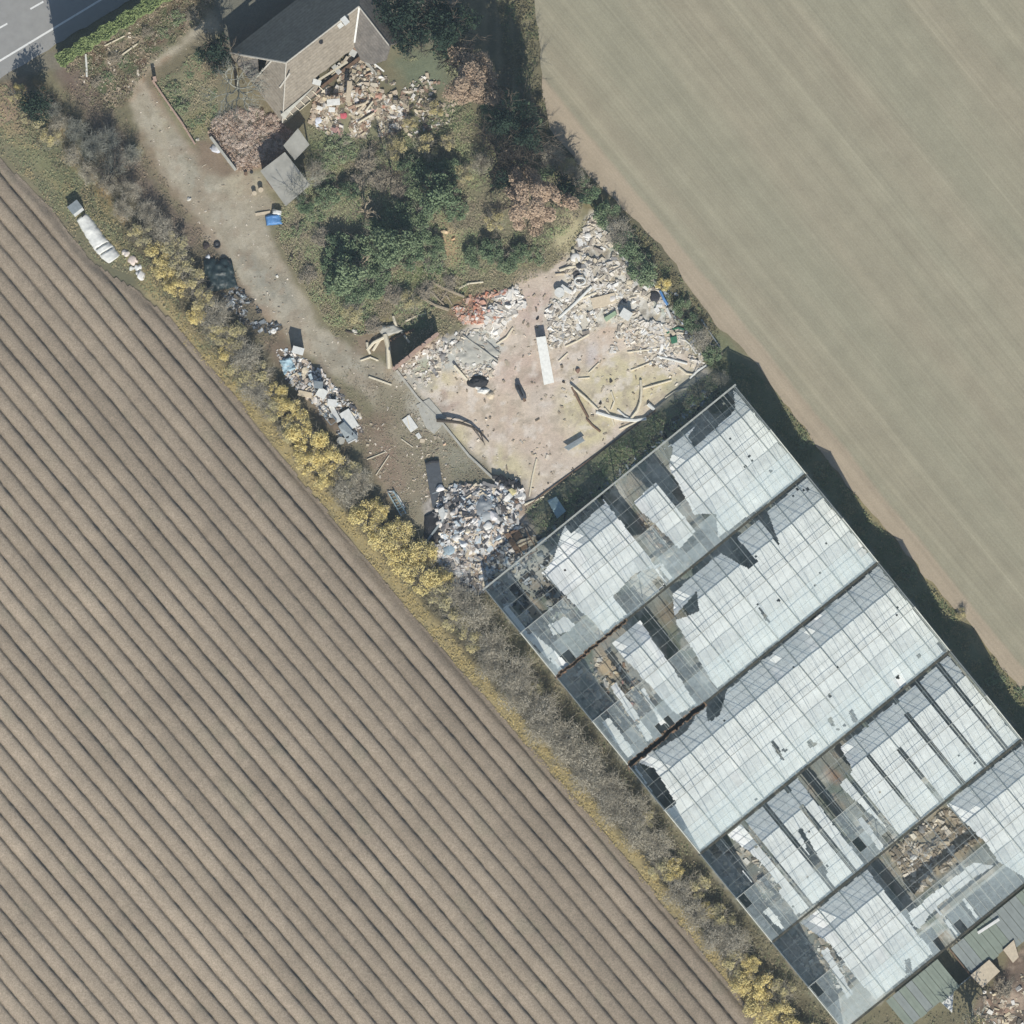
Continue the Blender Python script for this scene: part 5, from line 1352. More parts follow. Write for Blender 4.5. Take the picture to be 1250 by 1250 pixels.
# irregular lumps, boards and sacks shared by all heaps
LUMPS, BOARDS, SACKS = [], [], []
for i in range(7):
    rg = random.Random(60 + i); bm = bmesh.new()
    for _ in range(14):
        d = Vector((rg.gauss(0, 1), rg.gauss(0, 1), rg.gauss(0, 1))).normalized(); bm.verts.new((d.x * rg.uniform(.35, .6), d.y * rg.uniform(.25, .5), d.z * rg.uniform(.2, .4)))
    bmesh.ops.convex_hull(bm, input=bm.verts); bmesh.ops.bevel(bm, geom=bm.edges[:], offset=0.03, segments=1, affect='EDGES')
    me = bpy.data.meshes.new('rubble_lump'); bm.to_mesh(me); bm.free(); me.materials.append(M['obj']); LUMPS.append(me)
for i in range(5):
    rg = random.Random(80 + i); mb = MB(); n = 5; wd = rg.uniform(.16, .5)
    for s in range(n):
        x0, x1 = -.5 + s / n, -.5 + (s + 1) / n; z0 = .05 * math.sin(s * 1.3 + i); z1 = .05 * math.sin((s + 1) * 1.3 + i)
        mb.prism([(x0, -wd / 2, z0), (x1, -wd / 2, z1), (x1, wd / 2 + rg.uniform(-.02, .02), z1), (x0, wd / 2, z0)], .04)
    me = bpy.data.meshes.new('broken_board'); me.from_pydata(mb.v, [], mb.f); me.materials.append(M['obj']); BOARDS.append(me)
for i in range(4):
    rg = random.Random(90 + i); bm = bmesh.new(); bmesh.ops.create_icosphere(bm, subdivisions=3, radius=.5)
    for v in bm.verts:
        k = 0.2 + 1.6 * float(fbm(np.array([v.co.x * 40 + i * 90]), np.array([v.co.y * 40 + v.co.z * 33]), 22, 3, 2)[0]); v.co *= k; v.co.z *= .38; v.co.y *= .75 + .1 * i
    me = bpy.data.meshes.new('sack'); bm.to_mesh(me); bm.free(); me.materials.append(M['obj']); me.polygons.foreach_set('use_smooth', [True] * len(me.polygons)); SACKS.append(me)


def piece(meshes, name, px, py, size, col, label, cat, group=None, rot=None, z=0.0, tilt=0.25, sz=None):
    o = bpy.data.objects.new(name, R.choice(meshes)); COL.objects.link(o)
    o.location = P(px, py, z + size * 0.12)
    o.rotation_euler = (R.gauss(0, tilt), R.gauss(0, tilt), R.random() * 6.28 if rot is None else rot)
    o.scale = (size,) * 3 if sz is None else sz
    c = lin(col); o.color = (float(c[0]), float(c[1]), float(c[2]), 1)
    return tag(o, label, cat, group)


CNAME = {'white': [(228, 226, 220), (220, 214, 206)], 'grey': [(160, 160, 158), (136, 134, 132)], 'cream': [(212, 200, 176), (202, 188, 164)], 'dark': [(62, 62, 66), (84, 80, 78)], 'brown': [(150, 122, 100), (128, 104, 86)],
         'bluish': [(178, 194, 202), (164, 182, 192)], 'orange-red': [(200, 156, 134), (190, 138, 114)], 'pink': [(208, 172, 160), (200, 160, 150)]}


def scatter(poly, n, mix, smin, smax, where, group, seed):
    rs = np.random.RandomState(seed); q = in_poly(poly, n, rs); keys = list(mix)
    for x, y in q:
        cn = R.choices(keys, [mix[k] for k in keys])[0]; s = 0.85 * (smin + (smax - smin) * R.random() ** 2.4); kind = R.random()
        col = R.choice(CNAME[cn])
        if kind < .5: piece(LUMPS, 'rubble_lump', x, y, s * 1.2, col, '%s broken lump in %s' % (cn, where), 'rubble', group)
        elif kind < .78: piece(BOARDS, 'broken_board', x, y, s * 1.8, col, '%s broken board in %s' % (cn, where), 'board', group, tilt=.15)
        else: piece(SACKS, 'rubbish_sack', x, y, s * 1.2, col, '%s crumpled sack in %s' % (cn, where), 'sack', group, tilt=.2)


scatter(TIP, 95, {'white': 5, 'grey': 4, 'cream': 2, 'dark': 2, 'brown': 1, 'bluish': 2}, .4, 1.0, 'the big rubbish heap by the glasshouse corner', 'pieces of the big rubbish heap', 1)
scatter(RUB_NE, 80, {'white': 4, 'grey': 3, 'cream': 3, 'dark': 1}, .35, .95, 'the pale rubble on the upper sandy pad', 'pieces of the pale rubble', 2)
scatter(HOUSE_HEAP, 62, {'white': 3, 'cream': 4, 'brown': 2, 'grey': 2, 'dark': 1, 'orange-red': 1, 'pink': 1}, .35, .9, 'the rubbish spilling from the ruined house', 'pieces of the house rubbish', 3)
scatter([(556, 374), (580, 364), (620, 354), (615, 375), (580, 392)], 26, {'orange-red': 3, 'white': 3, 'pink': 4}, .35, .8, 'the heap of broken red bricks', 'pieces of the red brick heap', 4)
scatter([(595, 368), (630, 352), (622, 392), (604, 408)], 16, {'white': 1}, .5, 1.1, 'the white plaster rubble beside the bricks', 'pieces of the white plaster rubble', 5)
scatter([(340, 430), (362, 440), (400, 465), (440, 510), (420, 530), (385, 490), (350, 462)], 34, {'white': 4, 'grey': 2, 'bluish': 2, 'cream': 1, 'dark': 1}, .35, .8, 'the litter along the hedge beside the drive', 'pieces of the hedge litter', 6)
scatter([(272, 362), (300, 360), (320, 388), (300, 392)], 14, {'grey': 2, 'white': 1, 'bluish': 1, 'dark': 2}, .3, .6, 'the dark litter below the teal cover', 'pieces of the dark litter', 7)
scatter([(1090, 1042), (1153, 985), (1196, 1025), (1117, 1092)], 22, {'cream': 3, 'white': 2, 'grey': 1}, .4, .9, 'the open floor of the last glasshouse bay', 'pieces on the last glasshouse floor', 8)
scatter([(705, 820), (750, 795), (800, 865), (770, 885)], 14, {'cream': 2, 'pink': 1, 'grey': 1}, .4, .8, 'the open floor of the second glasshouse bay', 'pieces on the second glasshouse floor', 9)
scatter([(500, 440), (545, 412), (560, 440), (520, 462)], 12, {'grey': 3, 'white': 1}, .35, .7, 'the grey rubble beside the ruined brick wall', 'pieces of the grey rubble', 10)
scatter([(800, 395), (846, 430), (862, 448), (830, 455), (805, 440)], 14, {'white': 2, 'cream': 1, 'grey': 1}, .3, .7, 'the pale scatter at the pad corner nearest the glasshouse', 'pieces of the corner scatter', 11)


# ---- individual things
def pole(name, pts, r, mat, label, cat, z=0.12, n=6):
    r = r * 1.45; k = [P(x[0], x[1], 0.45 * (x[2] if len(x) > 2 else 0) + r * .7) for x in pts]
    # a few extra points so that it lies a little crooked
    o = MB().tube(k, r, n).build(name, mat); return tag(o, label, cat)


def plank(name, p, q, wd, th, mat, label, cat='plank', z1=0.1, z2=0.1):
    return tag(MB().bar(P(p[0], p[1], z1), P(q[0], q[1], z2), wd, th).build(name, mat), label, cat)


def sheet(name, pts, mat, label, cat, z=0.25, crumple=0.08, seed=1, th=0.04, n=14):
    """a crumpled sheet over four photo corners"""
    a, b, c, d = [Vector((x, y)) for x, y in pts]; mb = MB(); vs = []
    for i in range(n + 1):
        for j in range(n + 1):
            u, v = i / n, j / n; q = (a * (1 - u) + b * u) * (1 - v) + (d * (1 - u) + c * u) * v
            jx = 1.2 * (float(vn(u * 9, v * 9, 1.5, seed)) - .5)
            h = crumple * (float(fbm(q.x, q.y, 7, seed)) - .4) * 2.2
            edge = min(u, 1 - u, v, 1 - v)
            vs.append(P(q.x + jx, q.y + jx, z * min(1, .35 + edge * 5) + h))
    mb.add(vs, [(i * (n + 1) + j, (i + 1) * (n + 1) + j, (i + 1) * (n + 1) + j + 1, i * (n + 1) + j + 1) for i in range(n) for j in range(n)])
    o = mb.build(name, mat, smooth=True)
    if o.data.polygons[0].normal.z < 0: o.data.flip_normals()
    md = o.modifiers.new('thick', 'SOLIDIFY'); md.thickness = th; md.offset = -1
    return tag(o, label, cat)


def slab(name, pts, mat, label, cat, z=0.3, th=None, zz=None):
    zz = zz or [z] * len(pts)
    ps = [P(x, y, h) for (x, y), h in zip(pts, zz)]
    o = MB().prism(ps, th or z * .95).build(name, mat)
    bv = o.modifiers.new('bev', 'BEVEL'); bv.width = .025; bv.segments = 2
    return tag(o, label, cat)


def quad_c(px, py, wx, wy, ang):
    a = math.radians(ang); c, s = math.cos(a), math.sin(a)
    return [(px + c * u * wx / 2 - s * v * wy / 2, py + s * u * wx / 2 + c * v * wy / 2) for u, v in ((-1, -1), (1, -1), (1, 1), (-1, 1))]


def tyre(px, py, r, label):
    o = empty('tyre', P(px, py, .09)); mb = MB(); n, m = 24, 8
    for i in range(n):
        for j in range(m):
            a, b = i * 6.2832 / n, j * 6.2832 / m
            mb.v.append((math.cos(a) * (r + .09 * math.cos(b)), math.sin(a) * (r + .09 * math.cos(b)), .09 * math.sin(b)))
    for i in range(n):
        for j in range(m): mb.f.append((i * m + j, ((i + 1) % n) * m + j, ((i + 1) % n) * m + (j + 1) % m, i * m + (j + 1) % m))
    mb.build('tread', M['black'], o, True); MB().tube([(0, 0, -.05), (0, 0, -.02)], r - .1, 16).build('rim', M['felt'], o)
    return tag(o, label, 'tyre')


# white tarpaulin along the field edge
def tarp_strip():
    cl = [(99, 264), (108, 277), (116, 289), (124, 300), (132, 309), (140, 317)]; wd = [15, 18, 18.5, 20, 21, 17]; n, m = 70, 16; mb = MB(); vs = []
    for i in range(n + 1):
        t = i / n * (len(cl) - 1); k = min(int(t), len(cl) - 2); f = t - k
        x = cl[k][0] * (1 - f) + cl[k + 1][0] * f; y = cl[k][1] * (1 - f) + cl[k + 1][1] * f; w_ = wd[k] * (1 - f) + wd[k + 1] * f
        if i in (0, n): w_ *= .8
        for j in range(m + 1):
            v = j / m - .5; px, py = x + .8 * v * w_ + .8 * (float(vn(i, j, 3, 1)) - .5), y - .6 * v * w_ + .8 * (float(vn(i, j, 3, 2)) - .5)
            h = .42 * math.sqrt(max(0, 1 - (2 * v) ** 2 * .96)) * (.75 + .5 * float(fbm(px, py, 9, 3)))
            for ft in (.60, .745): h -= .34 * math.exp(-((i / n - ft - .03 * v) / .014) ** 2) * (1 if abs(v) < .42 else 0)
            vs.append(P(px, py, max(.02, h) if 0 < i < n else .03))
    mb.add(vs, [(i * (m + 1) + j, (i + 1) * (m + 1) + j, (i + 1) * (m + 1) + j + 1, i * (m + 1) + j + 1) for i in range(n) for j in range(m)])
    o = mb.build('tarpaulin', M['white'], smooth=True)
    if o.data.polygons[len(o.data.polygons) // 2].normal.z < 0: o.data.flip_normals()
    return tag(o, 'long crumpled white tarpaulin lying at the edge of the ridged field', 'tarpaulin')
tarp_strip()
bx = empty('storage_box', P(93, 255)); ks = []
ks.append(MB().prism([P(*q, .75) for q in quad_c(93, 255, 14, 14, 52)], .74).build('body', M['white'], bx))
ks.append(MB().prism([P(*q, .83) for q in quad_c(91.5, 253, 12, 15, 52)], .06).build('lid', M['greymetal'], bx))
ks.append(MB().bar(P(100, 265, .4), P(104, 261, .4), .12, .3).build('handle', M['black'], bx))
local(bx, ks); tag(bx, 'pale box with greyish lid at the road end of the white tarpaulin', 'box')
for (x, y, s, c, lb) in ((154, 309, .75, (226, 216, 206), 'pinkish white sack nearest the white tarpaulin'), (163, 318, .8, (228, 212, 200), 'pinkish white sack second from the white tarpaulin'), (161, 328, .5, (215, 215, 208), 'small white sack set to the field side of the others'),
                         (168, 327, .7, (226, 226, 222), 'white sack in the middle of the row by the hedge'), (171, 335, .85, (224, 222, 218), 'white sack farthest from the white tarpaulin')):
    piece(SACKS, 'sack', x, y, s, c, lb, 'sack')
pole('white_post', [(104.5, 66), (105.5, 80, .05), (106, 94)], .07, M['white'], 'slim white post lying on the verge below the tall hedge', 'post')
plank('timber', (145, 70), (170, 52), .14, .1, M['wood'], 'thin grey timber lying across the verge by the hedge')
plank('timber', (128, 56), (152, 44), .12, .1, M['wood'], 'short grey timber beside the foot of the tall hedge')
sheet('plastic_sheet', quad_c(334, 268, 20, 13, -8), M['blue'], 'crumpled blue plastic sheet beside the drive below the shed', 'plastic sheet', .35, .14, 2)
sheet('white_sheet', quad_c(338, 259, 12, 6, 10), M['white'], 'white sheet lying on top of the blue plastic', 'sheet', .55, .1, 3)
plank('white_board', (312, 262), (330, 259), .28, .05, M['cream'], 'pale board sticking out from the blue plastic', 'board')


def bucket(px, py, r, h, mat, label):
    o = empty('bucket', P(px, py)); MB().tube([(0, 0, 0), (0, 0, h)], [r * .85, r], 12).build('body', mat, o)
    MB().tube([(0, 0, h), (0, 0, h + .04)], r * 1.08, 12).build('lid', mat, o); return tag(o, label, 'bucket')
bucket(310.5, 236, .2, .42, M['cream'], 'small pale bucket on the drive left of its twin'); bucket(318.5, 232, .22, .5, M['cream'], 'small pale bucket on the drive nearest the shed')
bucket(300, 212, .17, .3, M['brownwood'], 'small brown bucket at the lower end of the terrace'); bucket(307, 210, .15, .28, M['black'], 'small dark bucket at the lower end of the terrace')
for (x, y, s, c, lb) in ((261, 181, .7, (214, 214, 218), 'small white bag against the terrace wall'), (265, 184, .5, (200, 204, 214), 'tiny bluish bag against the terrace wall'), (231, 243, .45, (210, 206, 196), 'white scrap lying on the drive'), (241, 170, .35, (216, 208, 196), 'pale scrap at the end of the brick garden wall'),
                         (355, 314, .7, (52, 46, 44), 'black sack at the right edge of the drive'), (254, 314, .55, (222, 226, 230), 'white bag above the dark teal cover'), (338, 337, .3, (220, 218, 210), 'small white scrap in the middle of the drive'), (333, 405, .5, (224, 224, 220), 'white bag beside the hedge above the cupboard'),
                         (251, 300, .7, (64, 54, 52), 'dark brown sack beside the hedge at the drive'), (454, 394, .45, (222, 214, 200), 'white scrap in the weeds left of the broken timbers'), (432, 405, .6, (214, 208, 196), 'pale sack in the weeds at the drive side'), (542, 284, .9, (222, 196, 160), 'large buff stone in the sandy hollow'),
                         (532, 280, .55, (206, 186, 150), 'small buff stone left in the sandy hollow'), (553, 290, .6, (214, 178, 140), 'orange-buff stone right in the sandy hollow'), (537, 322, .8, (196, 198, 186), 'pale grey stone below the sandy hollow'), (826, 359, .4, (226, 228, 230), 'white scrap at the field edge by the yellow-green bush'),
                         (469, 211, .35, (226, 224, 218), 'tiny white scrap in the brown brambles'), (727, 261, .9, (214, 206, 188), 'large pale boulder at the top point of the rubble'), (656, 388, .5, (60, 52, 50), 'small dark lump on the pink path of the pad'), (631, 369, .6, (48, 42, 42), 'dark flat lump beside the white plaster rubble'),
                         (745, 465, .5, (70, 62, 58), 'dark lump on the sandy pad beside the pale battens'), (733, 492, .45, (66, 58, 52), 'dark lump on the sand above the curved pipes'), (688, 466, .4, (80, 70, 62), 'dark lump on the sand right of the white ramp'), (706, 453, .7, (140, 112, 96), 'brown lump on the sand above the dark lumps'),
                         (542, 541, .5, (220, 190, 160), 'small orange-buff block beside the foundation strip'), (537, 598, 1.2, (236, 234, 232), 'large white sack at the top edge of the big heap'), (623, 600, 1.2, (226, 214, 160), 'pale yellow sack at the top right of the big heap'), (612, 594, .7, (236, 234, 230), 'small white sack beside the pale yellow sack'),
                         (600, 630, 1.3, (232, 228, 228), 'bright white sack in the middle of the big heap'), (566, 663, 1.2, (230, 232, 232), 'white sack low in the middle of the big heap'), (418, 141, .6, (196, 96, 106), 'red plastic bag in the rubbish behind the house'), (388, 150, .8, (214, 220, 230), 'white bag in the shade below the house eave'),
                         (1202, 1211, .4, (226, 220, 210), 'small white scrap beside the cream crates')):
    piece(LUMPS if s >= 1 or ('lump' in lb or 'stone' in lb or 'boulder' in lb or 'block' in lb) else SACKS, 'stone' if ('stone' in lb or 'boulder' in lb) else 'lump' if 'lump' in lb else 'block' if 'block' in lb else 'bag', x, y, s, c, lb,
          'stone' if ('stone' in lb or 'boulder' in lb) else 'lump' if 'lump' in lb else 'block' if 'block' in lb else 'bag')
tyre(265, 299, .24, 'worn black tyre lying on the drive by the hedge'); tyre(258, 346, .3, 'black tyre half under the dark teal cover'); tyre(277, 322, .3, 'black tyre at the drive side of the dark teal cover')


def dome(name, px, py, rx, ry, h, mat, label, cat, seed):
    mb = MB(); n, m = 22, 10; vs = [P(px, py, h)]
    for i in range(1, m + 1):
        for j in range(n):
            a = j * 6.2832 / n; k = i / m; w_ = 1 + .3 * (float(vn(math.cos(a) * 3 + 9, math.sin(a) * 3 + 9, 1.1, seed)) - .5)
            x, y = px + math.cos(a) * rx * k * w_, py + math.sin(a) * ry * k * w_
            vs.append(P(x, y, max(.015, h * (1 - k ** 2.4) * (.3 + 1.4 * float(fbm(x, y, 5, seed))))))
    fs = [(0, 1 + j, 1 + (j + 1) % n) for j in range(n)]
    for i in range(m - 1):
        for j in range(n): fs.append((1 + i * n + j, 1 + (i + 1) * n + j, 1 + (i + 1) * n + (j + 1) % n, 1 + i * n + (j + 1) % n))
    o = mb.add(vs, fs).build(name, mat, smooth=True)
    if o.data.polygons[3].normal.z < 0: o.data.flip_normals()
    return tag(o, label, cat)
sheet('tarpaulin', [(248, 316), (282, 314), (290, 350), (252, 358)], M['glassblue'], 'dark teal tarpaulin over a heap beside the hedge', 'tarpaulin', .2, .3, 3, n=26)
sheet('tarpaulin', [(341, 440), (354, 436), (362, 450), (347, 458)], plain('light_blue_film', L(160, 186, 198), .5, .3, 2.5), 'light blue plastic film bundled against the hedge', 'plastic film', .2, .3, 4, n=22)


def cupboard(px, py, ang, w_, d_, h, mat, label, name='cupboard', cat='cupboard', dmat=None):
    o = empty(name, P(px, py)); a = -math.radians(ang); ks = []
    ks.append(MB().box(P(px, py, h / 2), w_, d_, h, a).build('body', mat, o)); bv = ks[-1].modifiers.new('b', 'BEVEL'); bv.width = .03
    f = Vector((math.sin(a), -math.cos(a), 0)); s = Vector((math.cos(a), math.sin(a), 0))
    for k in (-1, 1): ks.append(MB().box(P(px, py, h / 2) + f * (d_ / 2 + .014) + s * (k * w_ / 4), w_ / 2 - .03, .03, h - .1, a).build('door', dmat or mat, o))
    ks.append(MB().bar(P(px, py, h * .55) + f * (d_ / 2 + .05), P(px, py, h * .65) + f * (d_ / 2 + .05), .03, .03).build('handle', M['black'], o))
    ks.append(MB().box(P(px, py, h + .02), w_ + .06, d_ + .06, .04, a).build('top', dmat or mat, o))
    local(o, ks); return tag(o, label, cat)
cupboard(364, 428, 15, 1.0, .6, 1.55, plain('pinkish_laminate', L(204, 180, 176), .6, .2, 3), 'tall pinkish cupboard standing in the litter by the drive', dmat=M['white'])
cupboard(389, 470, 5, .75, .6, 1.15, M['greymetal'], 'waist-high grey cabinet standing in the litter by the drive', 'cabinet', 'cabinet')
cupboard(393, 480, 30, .85, .8, .5, M['cream'], 'low cream cabinet below the grey one in the litter', 'cabinet', 'cabinet', dmat=M['white'])
cupboard(405.5, 492, 5, .8, .62, .6, M['white'], 'bright white washing-machine sized box beside the drive', 'cabinet', 'cabinet')
cupboard(764, 384, 32, .95, .8, .95, M['white'], 'white cabinet standing alone on the pale rubble', 'cabinet', 'cabinet')
slab('green_crate', [(737, 388), (751, 379), (753, 384), (740, 393)], plain('pale_green', L(150, 170, 140), .7, .15, 4), 'low pale green crate left of the white cabinet', 'crate', .45)
# hob panel, mattress and round top by the hedge
slab('mattress', quad_c(426, 512, 13.5, 24, -31), M['white'], 'clean white mattress lying at the end of the litter', 'mattress', .28)
hb = empty('cooker', P(425, 529)); ks = []
ks.append(MB().prism([P(x, y, .5) for x, y in ((413, 520), (420, 515), (437, 533), (436, 537), (424, 540))], .48).build('body', M['greymetal'], hb))
for x, y in ((424, 533), (429, 529.5)): ks.append(MB().tube([P(x, y, .5), P(x, y, .54)], .16, 14).build('burner', M['black'], hb))
ks.append(MB().bar(P(434.5, 536, .53), P(425, 541, .53), .1, .08).build('control_strip', M['white'], hb))
local(hb, ks); tag(hb, 'tipped grey-white cooker with two dark burners beside the mattress', 'cooker')
rt = empty('round_table', P(416, 538)); ks = [MB().tube([P(416, 538, .42), P(416, 538, .47)], .36, 20).build('table_top', M['concrete'], rt), MB().tube([P(416, 538, 0), P(416, 538, .42)], .05, 8).build('leg', M['greymetal'], rt)]
local(rt, ks); tag(rt, 'small round pale table beside the tipped cooker', 'table')
rk = empty('metal_rack', P(401, 506)); ks = []
for (p, q) in (((390, 501), (404, 519)), ((396, 497), (411, 514))): ks.append(MB().bar(P(*p, .4), P(*q, .4), .08, .08).build('rail', M['greymetal'], rk))
for t in (0, .3, .6, 1): ks.append(MB().bar(P(390 + 14 * t, 501 + 18 * t, .42), P(396 + 15 * t, 497 + 17 * t, .42), .05, .05).build('rung', M['greymetal'], rk))
local(rk, ks); tag(rk, 'grey metal rack lying in the litter above the cooker', 'rack')
slab('white_board', quad_c(409, 505, 6, 22, -28), M['white'], 'narrow white board between the rack and the mattress', 'board', .3, .06)
slab('white_board', quad_c(372, 481, 17, 7, 12), M['cream'], 'cream board pile lying under the yellow hedge', 'board', .25)
# yard pieces
slab('white_sheet', quad_c(500.5, 517, 11, 19, -35), M['white'], 'white door panel lying flat in the yard left of the pad', 'panel', .12)
slab('white_sheet', quad_c(511, 532, 5, 7, -35), M['white'], 'small white panel scrap below the white door panel', 'panel', .1)
slab('white_sheet', quad_c(515.5, 538, 6, 5, 10), M['cream'], 'cream scrap at the lower end of the white scraps', 'panel', .1)
slab('paving_slab', [(508, 494), (524, 486), (546, 512), (530, 530), (520, 522)], M['concrete'], 'pale concrete slab at the yard edge beside the foundation', 'slab', .08)
plank('batten', (450, 460), (478, 470), .16, .1, M['wood'], 'single pale batten lying across the end of the drive')
for i, (p, q, lb) in enumerate((((459, 580), (475, 556), 'thin pale stick standing off the red soil of the yard'), ((448, 561), (470, 552), 'short thin stick above the red soil of the yard'), ((490, 536), (504, 546), 'thin pale stick below the white door panel'), ((500, 523), (497, 509), 'thin lath beside the white door panel'))):
    plank('stick', p, q, .08, .06, M['wood'], lb, 'stick')
mt = empty('rubber_mat', P(530, 590)); ks = []
mt1 = MB().prism([P(x, y, .1) for x, y in ((519, 566), (536, 563), (541, 597), (541, 618), (528, 620), (524, 598))], .08).build('sheet', M['felt'], mt); ks.append(mt1)
ks.append(MB().tube([P(519, 566, .18), P(527, 563, .2), P(536, 563, .18)], .15, 10).build('roll', M['black'], mt)); local(mt, ks)
tag(mt, 'long dark grey rubber mat with rolled end beside the big heap', 'mat')
sheet('tarpaulin', [(518, 630), (537, 618), (538, 655), (517, 668)], M['black'], 'black sheet put in as dark shadow between the rubber mat and yellow hedge', 'tarpaulin', .15, .1, 5)  # black sheet laid down to give the dark shadow beyond the mat
pole('pole', [(519, 664), (530, 648, .1), (541, 634, .2)], .09, M['greymetal'], 'grey pole lying over the black shadow sheet', 'pole')
slab('white_sheet', [(534, 623), (541, 618), (544, 628), (540, 637)], M['white'], 'small white triangular panel at the left edge of the big heap', 'panel', .6, .05)
pole('pole', [(527, 603), (541, 598)], .06, M['greymetal'], 'short grey bar lying across the rubber mat', 'pole')
ld = empty('ladder', P(484, 615)); ks = []
for (p, q) in (((474, 602), (490, 630)), ((480, 599), (496, 627))): ks.append(MB().bar(P(*p, .3), P(*q, .3), .09, .07).build('rail', M['bluegrey'], ld))
for t in np.linspace(.08, .95, 8): ks.append(MB().bar(P(474 + 16 * t, 602 + 28 * t, .31), P(480 + 16 * t, 599 + 28 * t, .31), .04, .04).build('rung', M['bluegrey'], ld))
local(ld, ks); tag(ld, 'bluish ladder lying beside the yellow hedge', 'ladder')
pole('bent_pipe', [(473, 600), (480, 600, .15), (486, 606, .15), (494, 620)], .06, M['white'], 'bent white pipe arching over the bluish ladder', 'pipe')
# frames and panes between the heap and the glasshouse
slab('glass_pane', [(668, 611), (679, 606), (691, 624), (680, 633)], M['bluegrey'], 'bluish glass pane lying in the strip before the glasshouse', 'pane', .5, .05)
slab('cream_board', [(629, 664), (634, 659), (651, 655), (652, 659), (634, 668)], M['cream'], 'cream board beside the brown frames at the glasshouse edge', 'board', .5, .08)
fr = empty('timber_lattice', P(638, 666)); ks = []
for (p, q) in (((622, 652), (640, 680)), ((640, 644), (656, 672)), ((622, 652), (640, 644)), ((640, 680), (656, 672)), ((631, 666), (648, 658))): ks.append(MB().bar(P(*p, .55), P(*q, .5), .1, .08).build('bar', M['brownwood'], fr))
local(fr, ks); tag(fr, 'brown timber frame leaning between the big heap and glasshouse', 'frame')
slab('brown_board', [(616, 652), (632, 645), (646, 668), (630, 676)], M['brownwood'], 'flat brown board beneath the timber frame', 'board', .3, .06)
slab('white_board', [(655, 662), (666, 655), (668, 660), (658, 667)], M['white'], 'white board resting by the first glasshouse gutter', 'board', .4, .06)
dome('tarpaulin', 592, 618, 15, 20, .3, M['tarp'], 'light grey tarpaulin on top of the big heap', 'tarpaulin', 6)
MBx = MB()
for i in range(9): MBx.box(P(604 + i * 3.6, 582 + i * 1.3 + 2.5 * math.sin(i * 2), .3), .45, .3, .35, i * 1.1, (.3, .2))
tag(MBx.build('charred_log', M['black']), 'charred black log above the pale yellow sack', 'log')
# white ramp on the pad, propped at its far end
rp = empty('ramp', P(662, 440)); ks = [MB().prism([P(654.5, 412, .95), P(666, 410.5, .95), P(676.5, 467, .14), P(664, 470, .14)], .08).build('panel', M['white'], rp), MB().bar(P(657, 413.5, .42), P(664, 412.5, .42), .3, .84).build('prop', M['brownwood'], rp)]
local(rp, ks); tag(rp, 'long white panel propped up as a ramp on the sandy pad', 'ramp')
en = empty('engine_block', P(636, 479)); ks = [MB().box(P(636, 480, .22), .5, 1.25, .35, math.radians(28)).build('body', M['felt'], en), MB().box(P(633, 473, .4), .4, .4, .3, math.radians(20)).build('head', M['black'], en),
      MB().tube([P(632, 470, .5), P(634, 476, .6), P(638, 484, .5)], .09, 7).build('manifold', M['black'], en), MB().tube([P(639, 486, .3), P(641, 490, .25)], .14, 9).build('flywheel', M['brownwood'], en)]
local(en, ks); tag(en, 'dark scrap engine lying on the pad below the ramp', 'engine')
dome('black_rags', 583, 466, 13, 8, .5, M['black'], 'heap of charred black rags on the left of the pad', 'rags', 7)
dome('white_rags', 590, 477, 8, 4, .3, M['white'], 'white rags just below the charred rags', 'rags', 8)
dome('white_rags', 599, 482, 5, 6, .3, M['cream'], 'cream rags right of the white rags', 'rags', 2)
sheet('tarpaulin', [(546, 426), (580, 402), (612, 432), (574, 452)], M['concrete'], 'wide grey tarpaulin spread at the left of the pad', 'tarpaulin', .10, .10, 4, n=24)
pole('pole', [(566, 410, .35), (588, 426, .4), (608, 441, .3)], .05, M['concrete'], 'pale pole lying over the wide grey tarpaulin', 'pole')
plank('beam', (554, 446), (570, 464), .2, .18, M['wood'], 'short pale beam beside the charred rags', z1=.35, z2=.12)
bn = MB().tube([P(533, 513, .35), P(548, 514, .5), P(562, 516, .45), P(576, 521, .35), P(586, 528, .2), P(597, 540, .08)], [.17, .16, .13, .11, .07, .03], 8)
for (p, q) in (((576, 521), (590, 540)), ((548, 514), (556, 509)), ((562, 516), (572, 513)), ((586, 528), (592, 544))): bn.tube([P(*p, .35), P(*q, .05)], [.06, .02], 5)
tag(bn.build('fallen_branch', M['darkwood']), 'dark curved fallen branch lying from the foundation onto the sand', 'branch')
